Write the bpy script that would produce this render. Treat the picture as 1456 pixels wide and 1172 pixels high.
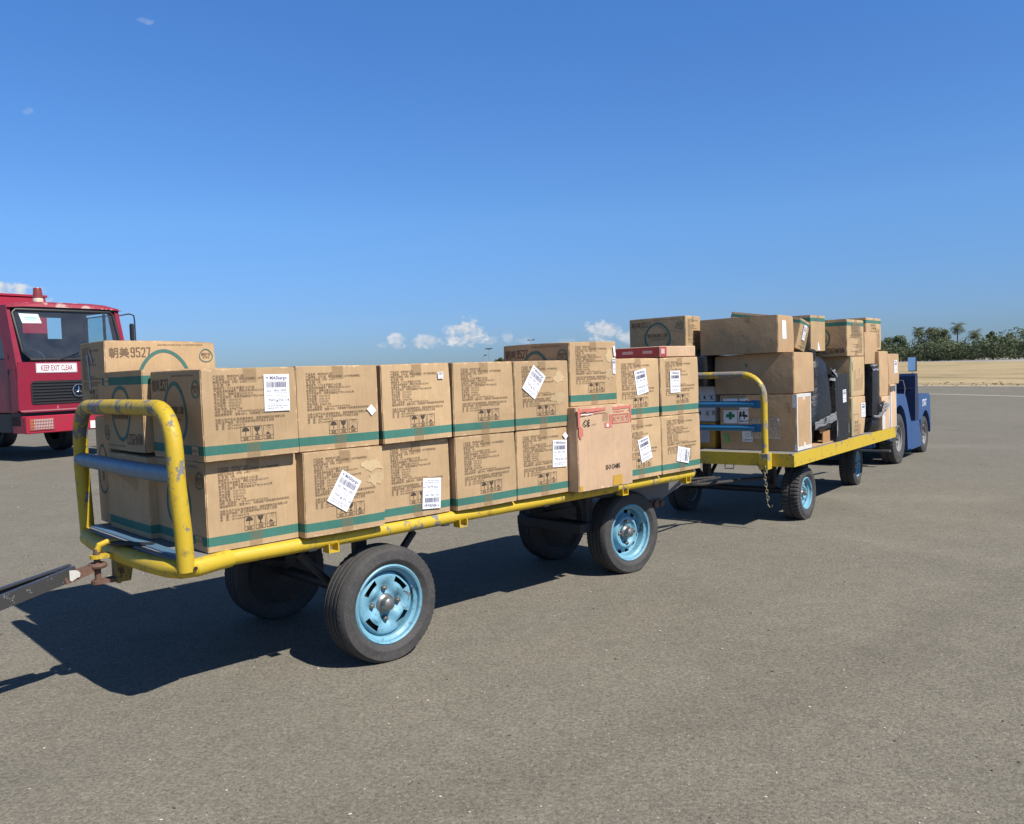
import bpy, bmesh, math, random
from mathutils import Vector, Matrix, Euler
R = math.radians
PI = math.pi
rnd = random.Random(7)
SC = bpy.context.scene
COL = SC.collection
for o in list(bpy.data.objects):
    bpy.data.objects.remove(o)

# ------------------------------------------------------------------ camera, sky, sun, exposure
cam_d = bpy.data.cameras.new('camera')
cam = bpy.data.objects.new('camera', cam_d)
COL.objects.link(cam)
PITCH, ROLL, CAM_H = 0.048, -0.0356, 1.219
fw = Vector((0, math.cos(PITCH), -math.sin(PITCH)))
r0 = Vector((1, 0, 0))
u0 = r0.cross(fw)
cr_, sr_ = math.cos(ROLL), math.sin(ROLL)
rv = r0 * cr_ + u0 * sr_
uv = u0 * cr_ - r0 * sr_
cam.matrix_world = Matrix(((rv.x, uv.x, -fw.x, 0), (rv.y, uv.y, -fw.y, 0), (rv.z, uv.z, -fw.z, CAM_H), (0, 0, 0, 1)))
cam_d.sensor_fit = 'HORIZONTAL'
cam_d.sensor_width = 36
cam_d.lens = 29.62
cam_d.clip_start = 0.05
cam_d.clip_end = 20000
SC.camera = cam

SUN_EL, SUN_AZ = R(48.8), R(131.0)          # azimuth clockwise from +Y
sun_dir = Vector((math.cos(SUN_EL) * math.sin(SUN_AZ), math.cos(SUN_EL) * math.cos(SUN_AZ), math.sin(SUN_EL)))
sd = bpy.data.lights.new('sun', 'SUN')
sd.energy = 5.0
sd.angle = R(0.53)
sd.color = (1.0, 0.95, 0.87)
so = bpy.data.objects.new('sun', sd)
so.rotation_euler = sun_dir.to_track_quat('Z', 'Y').to_euler()
so.location = (20, -20, 30)
COL.objects.link(so)

world = bpy.data.worlds.new('World')
SC.world = world
world.use_nodes = True
SC.view_settings.view_transform = 'Standard'
SC.view_settings.look = 'None'
SC.view_settings.exposure = 0.45
SC.view_settings.gamma = 1.0
SC.view_settings.use_curve_mapping = False
SC.cycles.max_bounces = 6
SC.cycles.diffuse_bounces = 3
SC.cycles.glossy_bounces = 3
SC.cycles.transmission_bounces = 4
SC.cycles.transparent_max_bounces = 8


def N(nt, typ, **kw):
    n = nt.nodes.new(typ)
    for k, v in kw.items():
        setattr(n, k, v)
    return n


def ins(nt, n, i, v):
    if isinstance(v, (int, float, tuple, list)):
        n.inputs[i].default_value = v
    else:
        nt.links.new(v, n.inputs[i])


def Mth(nt, op, a, b=0.0, c=None, clamp=False):
    n = N(nt, 'ShaderNodeMath', operation=op, use_clamp=clamp)
    ins(nt, n, 0, a)
    ins(nt, n, 1, b)
    if c is not None:
        ins(nt, n, 2, c)
    return n.outputs[0]


def Ramp(nt, val, stops):
    n = N(nt, 'ShaderNodeValToRGB')
    e = n.color_ramp.elements
    while len(e) < len(stops):
        e.new(0.5)
    for q, (p, c) in zip(e, stops):
        q.position = p
        q.color = c if len(c) == 4 else (*c, 1)
    nt.links.new(val, n.inputs[0])
    return n.outputs[0]


def MixC(nt, fac, a, b, mode='MIX'):
    n = N(nt, 'ShaderNodeMix', data_type='RGBA', blend_type=mode)
    ins(nt, n, 0, fac)
    for i, v in ((6, a), (7, b)):
        if isinstance(v, tuple):
            v = v if len(v) == 4 else (*v, 1)
        ins(nt, n, i, v)
    return n.outputs[2]


def Noise(nt, vec, scale, detail=3, rough=0.55, lo=None):
    n = N(nt, 'ShaderNodeTexNoise')
    n.inputs['Scale'].default_value = scale
    n.inputs['Detail'].default_value = detail
    n.inputs['Roughness'].default_value = rough
    nt.links.new(vec, n.inputs['Vector'])
    return n.outputs['Fac']


# sky: Nishita plus the small fair-weather cumulus along the horizon
nt = world.node_tree
nt.nodes.clear()
sky = N(nt, 'ShaderNodeTexSky', sky_type='NISHITA')
sky.sun_disc = False
sky.sun_elevation = SUN_EL
sky.sun_rotation = SUN_AZ
sky.altitude = 0
sky.air_density = 1.0
sky.dust_density = 0.2
sky.ozone_density = 8.0
tc = N(nt, 'ShaderNodeTexCoord')
sep = N(nt, 'ShaderNodeSeparateXYZ')
nt.links.new(tc.outputs['Generated'], sep.inputs[0])
az = Mth(nt, 'ARCTAN2', sep.outputs[0], sep.outputs[1])
el = Mth(nt, 'ARCSINE', sep.outputs[2])
cmb = N(nt, 'ShaderNodeCombineXYZ')
nt.links.new(az, cmb.inputs[0])
nt.links.new(Mth(nt, 'MULTIPLY', el, 1.5), cmb.inputs[1])
nz = Noise(nt, cmb.outputs[0], 62, 7, 0.62)
nz2 = Noise(nt, cmb.outputs[0], 20, 4, 0.55)
dens = None
# azimuth, elevation of the base, half width, height, opacity
CL = [(-0.0515, .0385, .030, .0255, 1.0), (-0.0975, .0335, .023, .0125, .75), (-0.131, .0345, .015, .014, .72), (-0.148, .034, .008, .006, .3),
      (-0.002, .0365, .008, .012, .40), (0.016, .034, .012, .006, .25), (-0.022, .035, .012, .008, .3), (0.112, .0355, .026, .019, .88), (0.142, .030, .018, .012, .6),
      (0.07, .031, .012, .007, .22), (-0.575, .094, .075, .016, .95), (-0.515, .088, .03, .008, .5), (-0.505, .274, .007, .006, .16), (-0.389, .37, .010, .005, .2),
      (0.62, .040, .05, .012, .0), (-0.9, .06, .14, .030, .8), (-1.25, .05, .10, .025, .7), (1.2, .05, .12, .03, .8), (1.5, .07, .08, .025, .7), (2.4, .05, .15, .03, .8), (-2.2, .06, .12, .03, .8), (-2.8, .05, .1, .025, .8)]
for a, e0, rx, hz, op in CL:
    if op <= 0:
        continue
    da = Mth(nt, 'DIVIDE', Mth(nt, 'SUBTRACT', az, a), rx)
    de = Mth(nt, 'DIVIDE', Mth(nt, 'SUBTRACT', el, e0 + hz * .35), hz * .75)
    dd = Mth(nt, 'ADD', Mth(nt, 'MULTIPLY', da, da), Mth(nt, 'MULTIPLY', de, de))
    v = Mth(nt, 'SUBTRACT', 1.0, dd)
    v = Mth(nt, 'ADD', v, Mth(nt, 'MULTIPLY', Mth(nt, 'SUBTRACT', nz, 0.52), 3.3))
    v = Mth(nt, 'ADD', v, Mth(nt, 'MULTIPLY', Mth(nt, 'SUBTRACT', nz2, 0.5), 1.6))
    mr = N(nt, 'ShaderNodeMapRange', interpolation_type='SMOOTHSTEP')
    ins(nt, mr, 0, v)
    mr.inputs[1].default_value = 0.0
    mr.inputs[2].default_value = 0.85
    v = Mth(nt, 'MULTIPLY', mr.outputs[0], op)
    dens = v if dens is None else Mth(nt, 'MAXIMUM', dens, v)
ccol = MixC(nt, Mth(nt, 'MULTIPLY', Mth(nt, 'SUBTRACT', nz, 0.36), 3.2, clamp=True), (2.7, 3.2, 3.9), (4.7, 4.75, 4.85))
# clear tropical air, bluer low down; dimmed overhead to deepen shade; every azimuth alike
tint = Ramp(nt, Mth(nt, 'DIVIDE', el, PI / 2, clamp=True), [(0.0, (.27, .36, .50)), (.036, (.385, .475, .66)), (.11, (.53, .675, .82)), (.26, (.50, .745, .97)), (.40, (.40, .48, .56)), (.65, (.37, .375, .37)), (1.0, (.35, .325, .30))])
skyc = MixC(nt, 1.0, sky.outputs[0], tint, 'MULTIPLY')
skyc = MixC(nt, dens, skyc, ccol)
bg = N(nt, 'ShaderNodeBackground')
bg.inputs[1].default_value = 0.124
nt.links.new(skyc, bg.inputs[0])
wo = N(nt, 'ShaderNodeOutputWorld')
nt.links.new(bg.outputs[0], wo.inputs[0])


# ------------------------------------------------------------------ materials
GK = 0.78


def K(c):
    return tuple(x * GK for x in c)


def mat(name):
    m = bpy.data.materials.new(name)
    m.use_nodes = True
    t = m.node_tree
    b = t.nodes['Principled BSDF']
    tcn = N(t, 'ShaderNodeTexCoord')
    return m, t, b, tcn.outputs['Object']


def bump(t, b, h, dist, strength=1.0):
    bn = N(t, 'ShaderNodeBump')
    bn.inputs['Strength'].default_value = strength
    bn.inputs['Distance'].default_value = dist
    t.links.new(h, bn.inputs['Height'])
    t.links.new(bn.outputs[0], b.inputs['Normal'])


def scaled(t, vec, s, off=None):
    n = N(t, 'ShaderNodeMapping')
    n.inputs['Scale'].default_value = s
    t.links.new(vec, n.inputs['Vector'])
    if off is not None:
        t.links.new(off, n.inputs['Location'])
    return n.outputs[0]


def objrand(t):
    n = N(t, 'ShaderNodeObjectInfo')
    return n.outputs['Random']


def paper(name, col, col2=None, rough=0.85, ink=False):
    """corrugated board: fibres, faint flutes, blotches, a tone of its own for each carton"""
    m, t, b, ob = mat(name)
    col = K(col)
    col2 = K(col2) if col2 else None
    rr = objrand(t)
    off = N(t, 'ShaderNodeCombineXYZ')
    t.links.new(Mth(t, 'MULTIPLY', rr, 17.0), off.inputs[0])
    t.links.new(Mth(t, 'MULTIPLY', rr, 9.0), off.inputs[2])
    v = scaled(t, ob, (1, 1, 1), off.outputs[0])
    big = Noise(t, v, 5.5, 4, 0.6)
    fib = Noise(t, scaled(t, v, (120, 120, 9)), 1.0, 3, 0.6)
    grain = Noise(t, v, 420, 2, 0.5)
    c2 = col2 or tuple(x * 0.82 for x in col)
    c = MixC(t, Mth(t, 'MULTIPLY_ADD', Mth(t, 'SUBTRACT', big, 0.35), 2.6, 0.0, clamp=True), c2, col)
    k = Mth(t, 'MULTIPLY_ADD', Mth(t, 'SUBTRACT', fib, 0.5), 0.30, 1.0)
    k = Mth(t, 'MULTIPLY', k, Mth(t, 'MULTIPLY_ADD', Mth(t, 'SUBTRACT', grain, 0.5), 0.28, 1.0))
    k = Mth(t, 'MULTIPLY', k, Mth(t, 'MULTIPLY_ADD', rr, 0.22, 0.88))
    # scuffs: thin pale scratches
    sc = Noise(t, scaled(t, v, (7, 7, 60)), 1.0, 5, 0.7)
    scm = Mth(t, 'MULTIPLY', Mth(t, 'SUBTRACT', sc, 0.66, clamp=True), 3.0, clamp=True)
    c = MixC(t, scm, c, tuple(min(1, x * 1.35 + .03) for x in col))
    tcg = N(t, 'ShaderNodeTexCoord')
    sg_ = N(t, 'ShaderNodeSeparateXYZ')
    t.links.new(tcg.outputs['Generated'], sg_.inputs[0])
    e3 = [Mth(t, 'MINIMUM', sg_.outputs[i], Mth(t, 'SUBTRACT', 1.0, sg_.outputs[i])) for i in range(3)]
    lo = Mth(t, 'MINIMUM', Mth(t, 'MINIMUM', e3[0], e3[1]), e3[2])
    hi = Mth(t, 'MAXIMUM', Mth(t, 'MAXIMUM', e3[0], e3[1]), e3[2])
    mid_ = Mth(t, 'SUBTRACT', Mth(t, 'SUBTRACT', Mth(t, 'ADD', Mth(t, 'ADD', e3[0], e3[1]), e3[2]), lo), hi)
    wn = Noise(t, v, 26, 5, .7)
    wear = Mth(t, 'MULTIPLY', Mth(t, 'SUBTRACT', Mth(t, 'MULTIPLY', Mth(t, 'SUBTRACT', wn, .38), .16), mid_), 70.0, clamp=True)
    c = MixC(t, Mth(t, 'MULTIPLY', wear, .75), c, tuple(min(1, x * 1.22 + .035) for x in col))
    sm = Noise(t, scaled(t, v, (3.2, 3.2, 4.5)), 1.0, 6, .72)
    smm = Mth(t, 'MULTIPLY', Mth(t, 'SUBTRACT', sm, .53, clamp=True), 3.4, clamp=True)
    c = MixC(t, Mth(t, 'MULTIPLY', smm, .55), c, tuple(x * .60 for x in col))
    mm = N(t, 'ShaderNodeMix', data_type='RGBA', blend_type='MULTIPLY')
    mm.inputs[0].default_value = 1.0
    t.links.new(c, mm.inputs[6])
    g = N(t, 'ShaderNodeCombineColor')
    for i in range(3):
        t.links.new(k, g.inputs[i])
    t.links.new(g.outputs[0], mm.inputs[7])
    t.links.new(mm.outputs[2], b.inputs['Base Color'])
    b.inputs['Roughness'].default_value = rough
    b.inputs['Specular IOR Level'].default_value = 0.25
    bump(t, b, Mth(t, 'ADD', Mth(t, 'MULTIPLY', Noise(t, v, 8, 3, .6), 1.0), Mth(t, 'MULTIPLY', fib, 0.04)), 0.0045, 0.7)
    return m


def painted(name, col, chip=None, chip_amt=0.0, rough=0.45, dirt=(0.10, 0.08, 0.06), dirt_amt=0.35, scale=18, metallic=0.0, fade=None, high=None):
    m, t, b, ob = mat(name)
    col, dirt = K(col), K(dirt)
    chip = K(chip) if chip else None
    fade = K(fade) if fade else None
    n1 = Noise(t, ob, scale * .35, 5, 0.65)
    n2 = Noise(t, ob, scale, 6, 0.62)
    n3 = Noise(t, ob, scale * 6, 3, 0.6)
    c = MixC(t, Mth(t, 'MULTIPLY', n1, 0.55), col, fade or tuple(x * .78 for x in col))
    c = MixC(t, Mth(t, 'MULTIPLY', Mth(t, 'SUBTRACT', n2, 0.56, clamp=True), 5.0 * dirt_amt, clamp=True), c, dirt)
    c = MixC(t, Mth(t, 'MULTIPLY', Mth(t, 'SUBTRACT', n3, 0.5), .5, clamp=True), c, tuple(x * .5 for x in col))
    rg = Mth(t, 'MULTIPLY_ADD', n2, 0.3, rough - 0.15)
    if chip:
        th = Mth(t, 'MULTIPLY', Mth(t, 'SUBTRACT', Mth(t, 'ADD', Mth(t, 'MULTIPLY', n1, .55), Mth(t, 'MULTIPLY', Noise(t, scaled(t, ob, (1, 1, .6)), scale * 1.6, 7, .7), .45)), 0.62 - chip_amt), 60.0, clamp=True)
        if high:      # knocked bare only towards the top bend of the railing
            sx_ = N(t, 'ShaderNodeSeparateXYZ')
            t.links.new(ob, sx_.inputs[0])
            mr = N(t, 'ShaderNodeMapRange', interpolation_type='SMOOTHSTEP')
            ins(t, mr, 0, sx_.outputs[2])
            mr.inputs[1].default_value, mr.inputs[2].default_value = high
            mr.inputs[3].default_value, mr.inputs[4].default_value = -.085, .0
            th = Mth(t, 'MULTIPLY', Mth(t, 'ADD', Mth(t, 'SUBTRACT', Mth(t, 'ADD', Mth(t, 'MULTIPLY', n1, .55), Mth(t, 'MULTIPLY', Noise(t, scaled(t, ob, (1, 1, .6)), scale * 1.6, 7, .7), .45)), 0.62 - chip_amt), mr.outputs[0]), 60.0, clamp=True)
        c = MixC(t, th, c, chip)
        edge = Mth(t, 'MULTIPLY', th, -1.0)
        bump(t, b, edge, 0.0012, 0.8)
        rg = Mth(t, 'ADD', rg, Mth(t, 'MULTIPLY', th, .2))
    t.links.new(c, b.inputs['Base Color'])
    t.links.new(rg, b.inputs['Roughness'])
    b.inputs['Metallic'].default_value = metallic
    return m


def plain(name, col, rough=0.7, var=0.15, scale=30, metallic=0.0, bumpd=0.0, spec=None):
    m, t, b, ob = mat(name)
    col = K(col) if metallic < .5 else col
    n1 = Noise(t, ob, scale, 4, 0.6)
    c = MixC(t, n1, tuple(x * (1 - var) for x in col), tuple(min(1, x * (1 + var)) for x in col))
    t.links.new(c, b.inputs['Base Color'])
    b.inputs['Roughness'].default_value = rough
    b.inputs['Metallic'].default_value = metallic
    if spec is not None:
        b.inputs['Specular IOR Level'].default_value = spec
    if bumpd:
        bump(t, b, n1, bumpd)
    return m


KRAFT = paper('kraft_board', (0.625, 0.430, 0.240))
KRAFT_B = paper('plain_kraft_board', (0.61, 0.405, 0.225))
KRAFT_P = paper('pale_kraft_board', (0.74, 0.50, 0.315))
TEAL = paper('teal_print', (0.075, 0.235, 0.185), (0.06, 0.19, 0.15))
TORN = paper('torn_paper', (0.66, 0.49, 0.28))
DARK_INK = plain('dark_brown_ink', (0.07, 0.047, 0.035), 0.8, .3, 60)
INK = plain('brown_ink', (0.165, 0.105, 0.062), 0.8, .3, 60)
INKT = plain('teal_ink', (0.06, 0.17, 0.145), 0.8, .25, 40)
BLACK_INK = plain('black_ink', (0.02, 0.02, 0.022), 0.7)
BLUE_INK = plain('blue_ink', (0.17, 0.17, 0.27), 0.7)
GREEN_INK = plain('green_ink', (0.02, 0.22, 0.10), 0.7)
RED_INK = plain('red_tape', (0.66, 0.20, 0.15), 0.5, .25, 50)
WHITE = plain('white_paper', (0.92, 0.92, 0.93), 0.6, .03, 20)
TAPE_W = plain('white_tape', (0.75, 0.73, 0.70), 0.4, .12, 60, bumpd=.003)
TAPE_Y = plain('yellow_tape', (0.62, 0.36, 0.06), 0.25, .1, 30)
CLEAR_T = plain('crinkled_pouch', (0.46, 0.37, 0.28), 0.16, .3, 40, bumpd=.008)
YEL = painted('yellow_paint', (0.68, 0.47, 0.024), (0.24, 0.23, 0.22), 0.045, 0.55, dirt=(0.16, 0.11, 0.05), dirt_amt=.8, fade=(0.58, 0.40, 0.035))
YEL_WORN = painted('worn_yellow_paint', (0.67, 0.46, 0.026), (0.23, 0.22, 0.21), 0.115, 0.52, dirt_amt=.8, scale=24, high=(.80, 1.04))
YEL_BARE = painted('rubbed_yellow_paint', (0.66, 0.45, 0.03), (0.27, 0.245, 0.21), 0.15, 0.45, dirt_amt=.6, scale=20, high=(.88, 1.04))
BLU_BAR = painted('blue_bar_paint', (0.115, 0.225, 0.335), (0.35, 0.36, 0.38), 0.0, 0.45)
BLU_BAR2 = painted('blue_rail_paint', (0.035, 0.21, 0.40), (0.2, 0.15, 0.1), 0.0, 0.4)
RIMBLUE = painted('light_blue_paint', (0.20, 0.44, 0.56), (0.12, 0.10, 0.08), 0.035, 0.5, dirt=(0.11, 0.13, 0.13), dirt_amt=.95, scale=30, fade=(0.125, 0.33, 0.46))
STEEL_D = painted('dark_steel', (0.035, 0.034, 0.035), (0.10, 0.06, 0.04), 0.04, 0.6)
STEEL_G = painted('grey_steel_plate', (0.15, 0.145, 0.145), (0.09, 0.06, 0.04), 0.03, 0.5)
RUST = plain('rusty_steel', (0.16, 0.085, 0.06), 0.8, .5, 60, bumpd=.003)
BLACKP = painted('black_bar_paint', (0.055, 0.053, 0.052), (0.36, 0.35, 0.34), 0.03, 0.36, scale=110)
YEL_SHADED = painted('shaded_yellow_paint', (0.30, 0.22, 0.035), (0.10, 0.06, 0.04), 0.08, 0.6, dirt_amt=.9, scale=30)  # shade under the end rail painted in as a darker, dirtier yellow
HUBM = plain('hub_metal', (0.26, 0.25, 0.23), 0.38, .35, 60, metallic=.8)
CHROME = plain('chrome', (0.72, 0.73, 0.76), 0.12, .04, 10, metallic=1.0)
WOOD_D = plain('deck_plate', (0.24, 0.24, 0.24), 0.7, .3, 15)
BAGBLK = plain('black_plastic', (0.012, 0.013, 0.016), 0.46, .3, 14, bumpd=.010)
BAGGRY = plain('silver_plastic', (0.28, 0.28, 0.29), 0.28, .5, 40, bumpd=.02)
CLOTHBLK = plain('black_fabric', (0.014, 0.015, 0.018), 0.62, .3, 60, bumpd=.01)
FOAM = plain('white_foam', (0.72, 0.73, 0.76), 0.8, .06, 12)
YBOX = plain('orange_board', (0.55, 0.29, 0.03), 0.7, .1, 12)
RED = painted('faded_red_paint', (0.29, 0.010, 0.030), (0.40, 0.16, 0.16), 0.02, 0.38, dirt=(0.14, 0.02, 0.03), dirt_amt=.7, scale=4, fade=(0.30, 0.016, 0.045))
RED_ROOF = painted('chalky_red_roof', (0.36, 0.035, 0.06), (0.52, 0.32, 0.30), 0.085, 0.5, scale=3)
RED_B = painted('bright_red_paint', (0.46, 0.02, 0.05), None, 0, 0.4, dirt_amt=.3, scale=4)
TRK_BLK = plain('black_rubber_trim', (0.02, 0.02, 0.022), 0.5)
CABIN = plain('cab_interior', (0.055, 0.065, 0.085), 0.7)
TUGBLU = painted('tug_blue_paint', (0.028, 0.098, 0.275), (0.08, 0.09, 0.12), 0.03, 0.42, dirt=(0.04, 0.07, 0.14), dirt_amt=.35, scale=5)
NAVY = painted('navy_paint', (0.012, 0.026, 0.085), None, 0, .4, scale=6)
LAMPRED = plain('red_lamp_lens', (0.26, 0.05, 0.04), 0.25)
LAMPW = plain('cream_base', (0.68, 0.62, 0.46), 0.5)
TAPE = None



def rubber(name):
    m, t, b, ob = mat(name)
    n1 = Noise(t, ob, 14, 5, .65)
    n2 = Noise(t, ob, 90, 3, .6)
    c = MixC(t, n1, (0.030, 0.029, 0.028), (0.075, 0.071, 0.067))
    c = MixC(t, Mth(t, 'MULTIPLY', Mth(t, 'SUBTRACT', n2, 0.5, clamp=True), 1.6, clamp=True), c, (0.12, 0.11, 0.10))
    t.links.new(c, b.inputs['Base Color'])
    b.inputs['Roughness'].default_value = 0.72
    b.inputs['Specular IOR Level'].default_value = 0.3
    bump(t, b, n2, 0.0015, .5)
    return m


TYRE = rubber('tyre_rubber')


def glass_mat(name, tint, alpha=0.3):
    m, t, b, ob = mat(name)
    out = t.nodes['Material Output']
    tr = N(t, 'ShaderNodeBsdfTransparent')
    tr.inputs[0].default_value = (*tint, 1)
    gl = N(t, 'ShaderNodeBsdfGlossy')
    gl.inputs['Roughness'].default_value = 0.03
    gl.inputs['Color'].default_value = (.9, .95, 1, 1)
    fr = N(t, 'ShaderNodeFresnel')
    fr.inputs[0].default_value = 1.45
    dust = Noise(t, ob, 3.0, 4, .6)
    mx = N(t, 'ShaderNodeMixShader')
    geo = N(t, 'ShaderNodeNewGeometry')
    t.links.new(Mth(t, 'MULTIPLY', Mth(t, 'ADD', fr.outputs[0], 0.02), Mth(t, 'SUBTRACT', 1.0, geo.outputs['Backfacing'])), mx.inputs[0])
    t.links.new(tr.outputs[0], mx.inputs[1])
    t.links.new(gl.outputs[0], mx.inputs[2])
    df = N(t, 'ShaderNodeBsdfDiffuse')
    df.inputs[0].default_value = (.45, .42, .38, 1)
    m2 = N(t, 'ShaderNodeMixShader')
    t.links.new(Mth(t, 'MULTIPLY', dust, alpha * .25), m2.inputs[0])
    t.links.new(mx.outputs[0], m2.inputs[1])
    t.links.new(df.outputs[0], m2.inputs[2])
    t.links.new(m2.outputs[0], out.inputs[0])
    return m


def tape_mat():
    m, t, b, ob = mat('packing_tape')
    b.inputs['Base Color'].default_value = (.30, .20, .105, 1)
    b.inputs['Roughness'].default_value = .24
    tr = N(t, 'ShaderNodeBsdfTransparent')
    mx = N(t, 'ShaderNodeMixShader')
    ins(t, mx, 0, Mth(t, 'MULTIPLY_ADD', Noise(t, ob, 22, 3, .6), .5, .05))
    t.links.new(tr.outputs[0], mx.inputs[1])
    t.links.new(b.outputs[0], mx.inputs[2])
    t.links.new(mx.outputs[0], t.nodes['Material Output'].inputs[0])
    return m


TAPE = tape_mat()
GLASS = glass_mat('windscreen_glass', (0.80, 0.90, 0.90))


def asphalt():
    m, t, b, ob = mat('weathered_asphalt')
    cool = Noise(t, ob, 0.055, 4, .6)
    patch = Noise(t, ob, 0.55, 5, .62)
    streak = Noise(t, scaled(t, ob, (0.9, .10, 1)), 1.0, 4, .6)
    mid = Noise(t, ob, 11, 4, .65)
    fine = Noise(t, ob, 68, 3, .72)
    vfine = Noise(t, ob, 260, 2, .6)
    vor = N(t, 'ShaderNodeTexVoronoi')
    vor.inputs['Scale'].default_value = 130
    t.links.new(ob, vor.inputs['Vector'])
    stone = Mth(t, 'SUBTRACT', 1.0, Mth(t, 'MULTIPLY', vor.outputs['Distance'], 1.35), clamp=True)
    sepc = N(t, 'ShaderNodeSeparateColor')
    t.links.new(vor.outputs['Color'], sepc.inputs[0])
    base = MixC(t, Mth(t, 'MULTIPLY_ADD', Mth(t, 'SUBTRACT', patch, .5), 1.5, .5, clamp=True), (0.148, 0.135, 0.107), (0.183, 0.166, 0.131))
    base = MixC(t, Mth(t, 'MULTIPLY', Mth(t, 'SUBTRACT', cool, .42, clamp=True), 2.0, clamp=True), base, (0.160, 0.152, 0.128))
    k = Mth(t, 'MULTIPLY_ADD', Mth(t, 'SUBTRACT', mid, .5), .42, 1.0)
    k = Mth(t, 'MULTIPLY', k, Mth(t, 'MULTIPLY_ADD', Mth(t, 'SUBTRACT', streak, .5), .22, 1.0))
    k = Mth(t, 'MULTIPLY', k, Mth(t, 'MULTIPLY_ADD', Mth(t, 'SUBTRACT', fine, .5), 1.45, 1.0))
    k = Mth(t, 'MULTIPLY', k, Mth(t, 'MULTIPLY_ADD', Mth(t, 'SUBTRACT', vfine, .5), .9, 1.0))
    k = Mth(t, 'MULTIPLY', k, Mth(t, 'MULTIPLY_ADD', Mth(t, 'SUBTRACT', sepc.outputs[0], .5), .40, 1.0))
    st = Noise(t, ob, 1.7, 6, .66)
    k = Mth(t, 'MULTIPLY', k, Mth(t, 'MULTIPLY_ADD', Mth(t, 'SUBTRACT', st, .5), .34, 1.0))
    oil = Noise(t, ob, .9, 3, .5)
    k = Mth(t, 'MULTIPLY', k, Mth(t, 'SUBTRACT', 1.0, Mth(t, 'MULTIPLY', Mth(t, 'SUBTRACT', oil, .66, clamp=True), 2.2, clamp=True)))
    sx_ = N(t, 'ShaderNodeSeparateXYZ')
    t.links.new(ob, sx_.inputs[0])
    wob = Mth(t, 'MULTIPLY', Mth(t, 'SUBTRACT', Noise(t, ob, .35, 2, .5), .5), 1.2)
    for nx_, ny_, c_, w_, amp in ((.90, .436, 4.55, .16, .10), (.90, .436, 5.75, .16, .07), (.34, .94, 8.1, .20, .08), (-.55, .835, 2.1, .14, -.09), (.62, .785, 12.5, .3, .09)):
        dl = Mth(t, 'ADD', Mth(t, 'SUBTRACT', Mth(t, 'ADD', Mth(t, 'MULTIPLY', sx_.outputs[0], nx_), Mth(t, 'MULTIPLY', sx_.outputs[1], ny_)), c_), wob)
        q_ = Mth(t, 'DIVIDE', dl, w_)
        gs = Mth(t, 'POWER', 2.718, Mth(t, 'MULTIPLY', Mth(t, 'MULTIPLY', q_, q_), -1.0))
        k = Mth(t, 'MULTIPLY', k, Mth(t, 'MULTIPLY_ADD', Mth(t, 'MULTIPLY', gs, streak), amp * 2, 1.0))
    g = N(t, 'ShaderNodeCombineColor')
    for i in range(3):
        t.links.new(k, g.inputs[i])
    c = MixC(t, 1.0, base, g.outputs[0], 'MULTIPLY')
    # odd pale chips of aggregate
    fl = Mth(t, 'MULTIPLY', Mth(t, 'GREATER_THAN', sepc.outputs[1], 0.993), Mth(t, 'GREATER_THAN', stone, .62))
    c = MixC(t, fl, c, (0.52, 0.48, 0.40))
    dk = Mth(t, 'MULTIPLY', Mth(t, 'GREATER_THAN', sepc.outputs[2], 0.95), Mth(t, 'GREATER_THAN', stone, .5))
    c = MixC(t, Mth(t, 'MULTIPLY', dk, .5), c, (0.05, 0.047, 0.042))
    t.links.new(c, b.inputs['Base Color'])
    b.inputs['Roughness'].default_value = 0.9
    b.inputs['Specular IOR Level'].default_value = 0.2
    h = Mth(t, 'ADD', Mth(t, 'MULTIPLY', stone, .5), Mth(t, 'MULTIPLY', fine, .8))
    bump(t, b, h, 0.004, .5)
    return m


def drygrass():
    m, t, b, ob = mat('dry_grass_ground')
    a = Noise(t, scaled(t, ob, (.22, .07, 1)), 1.0, 6, .66)
    a2 = Noise(t, scaled(t, ob, (.028, .028, 1)), 1.0, 4, .6)
    f = Noise(t, ob, 1.6, 5, .7)
    c = Ramp(t, a, [(.36, (0.22, 0.18, 0.10)), (.44, (0.315, 0.25, 0.145)), (.52, (0.36, 0.28, 0.16)), (.62, (0.40, 0.315, 0.185))])
    c = MixC(t, Mth(t, 'MULTIPLY', Mth(t, 'SUBTRACT', a2, .56, clamp=True), 3.2, clamp=True), c, (0.255, 0.235, 0.115))
    c = MixC(t, Mth(t, 'MULTIPLY', Mth(t, 'SUBTRACT', f, .53, clamp=True), 3.5, clamp=True), c, (0.22, 0.165, 0.08))
    t.links.new(c, b.inputs['Base Color'])
    b.inputs['Roughness'].default_value = .95
    b.inputs['Specular IOR Level'].default_value = .1
    bump(t, b, f, .15, .8)
    return m


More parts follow.
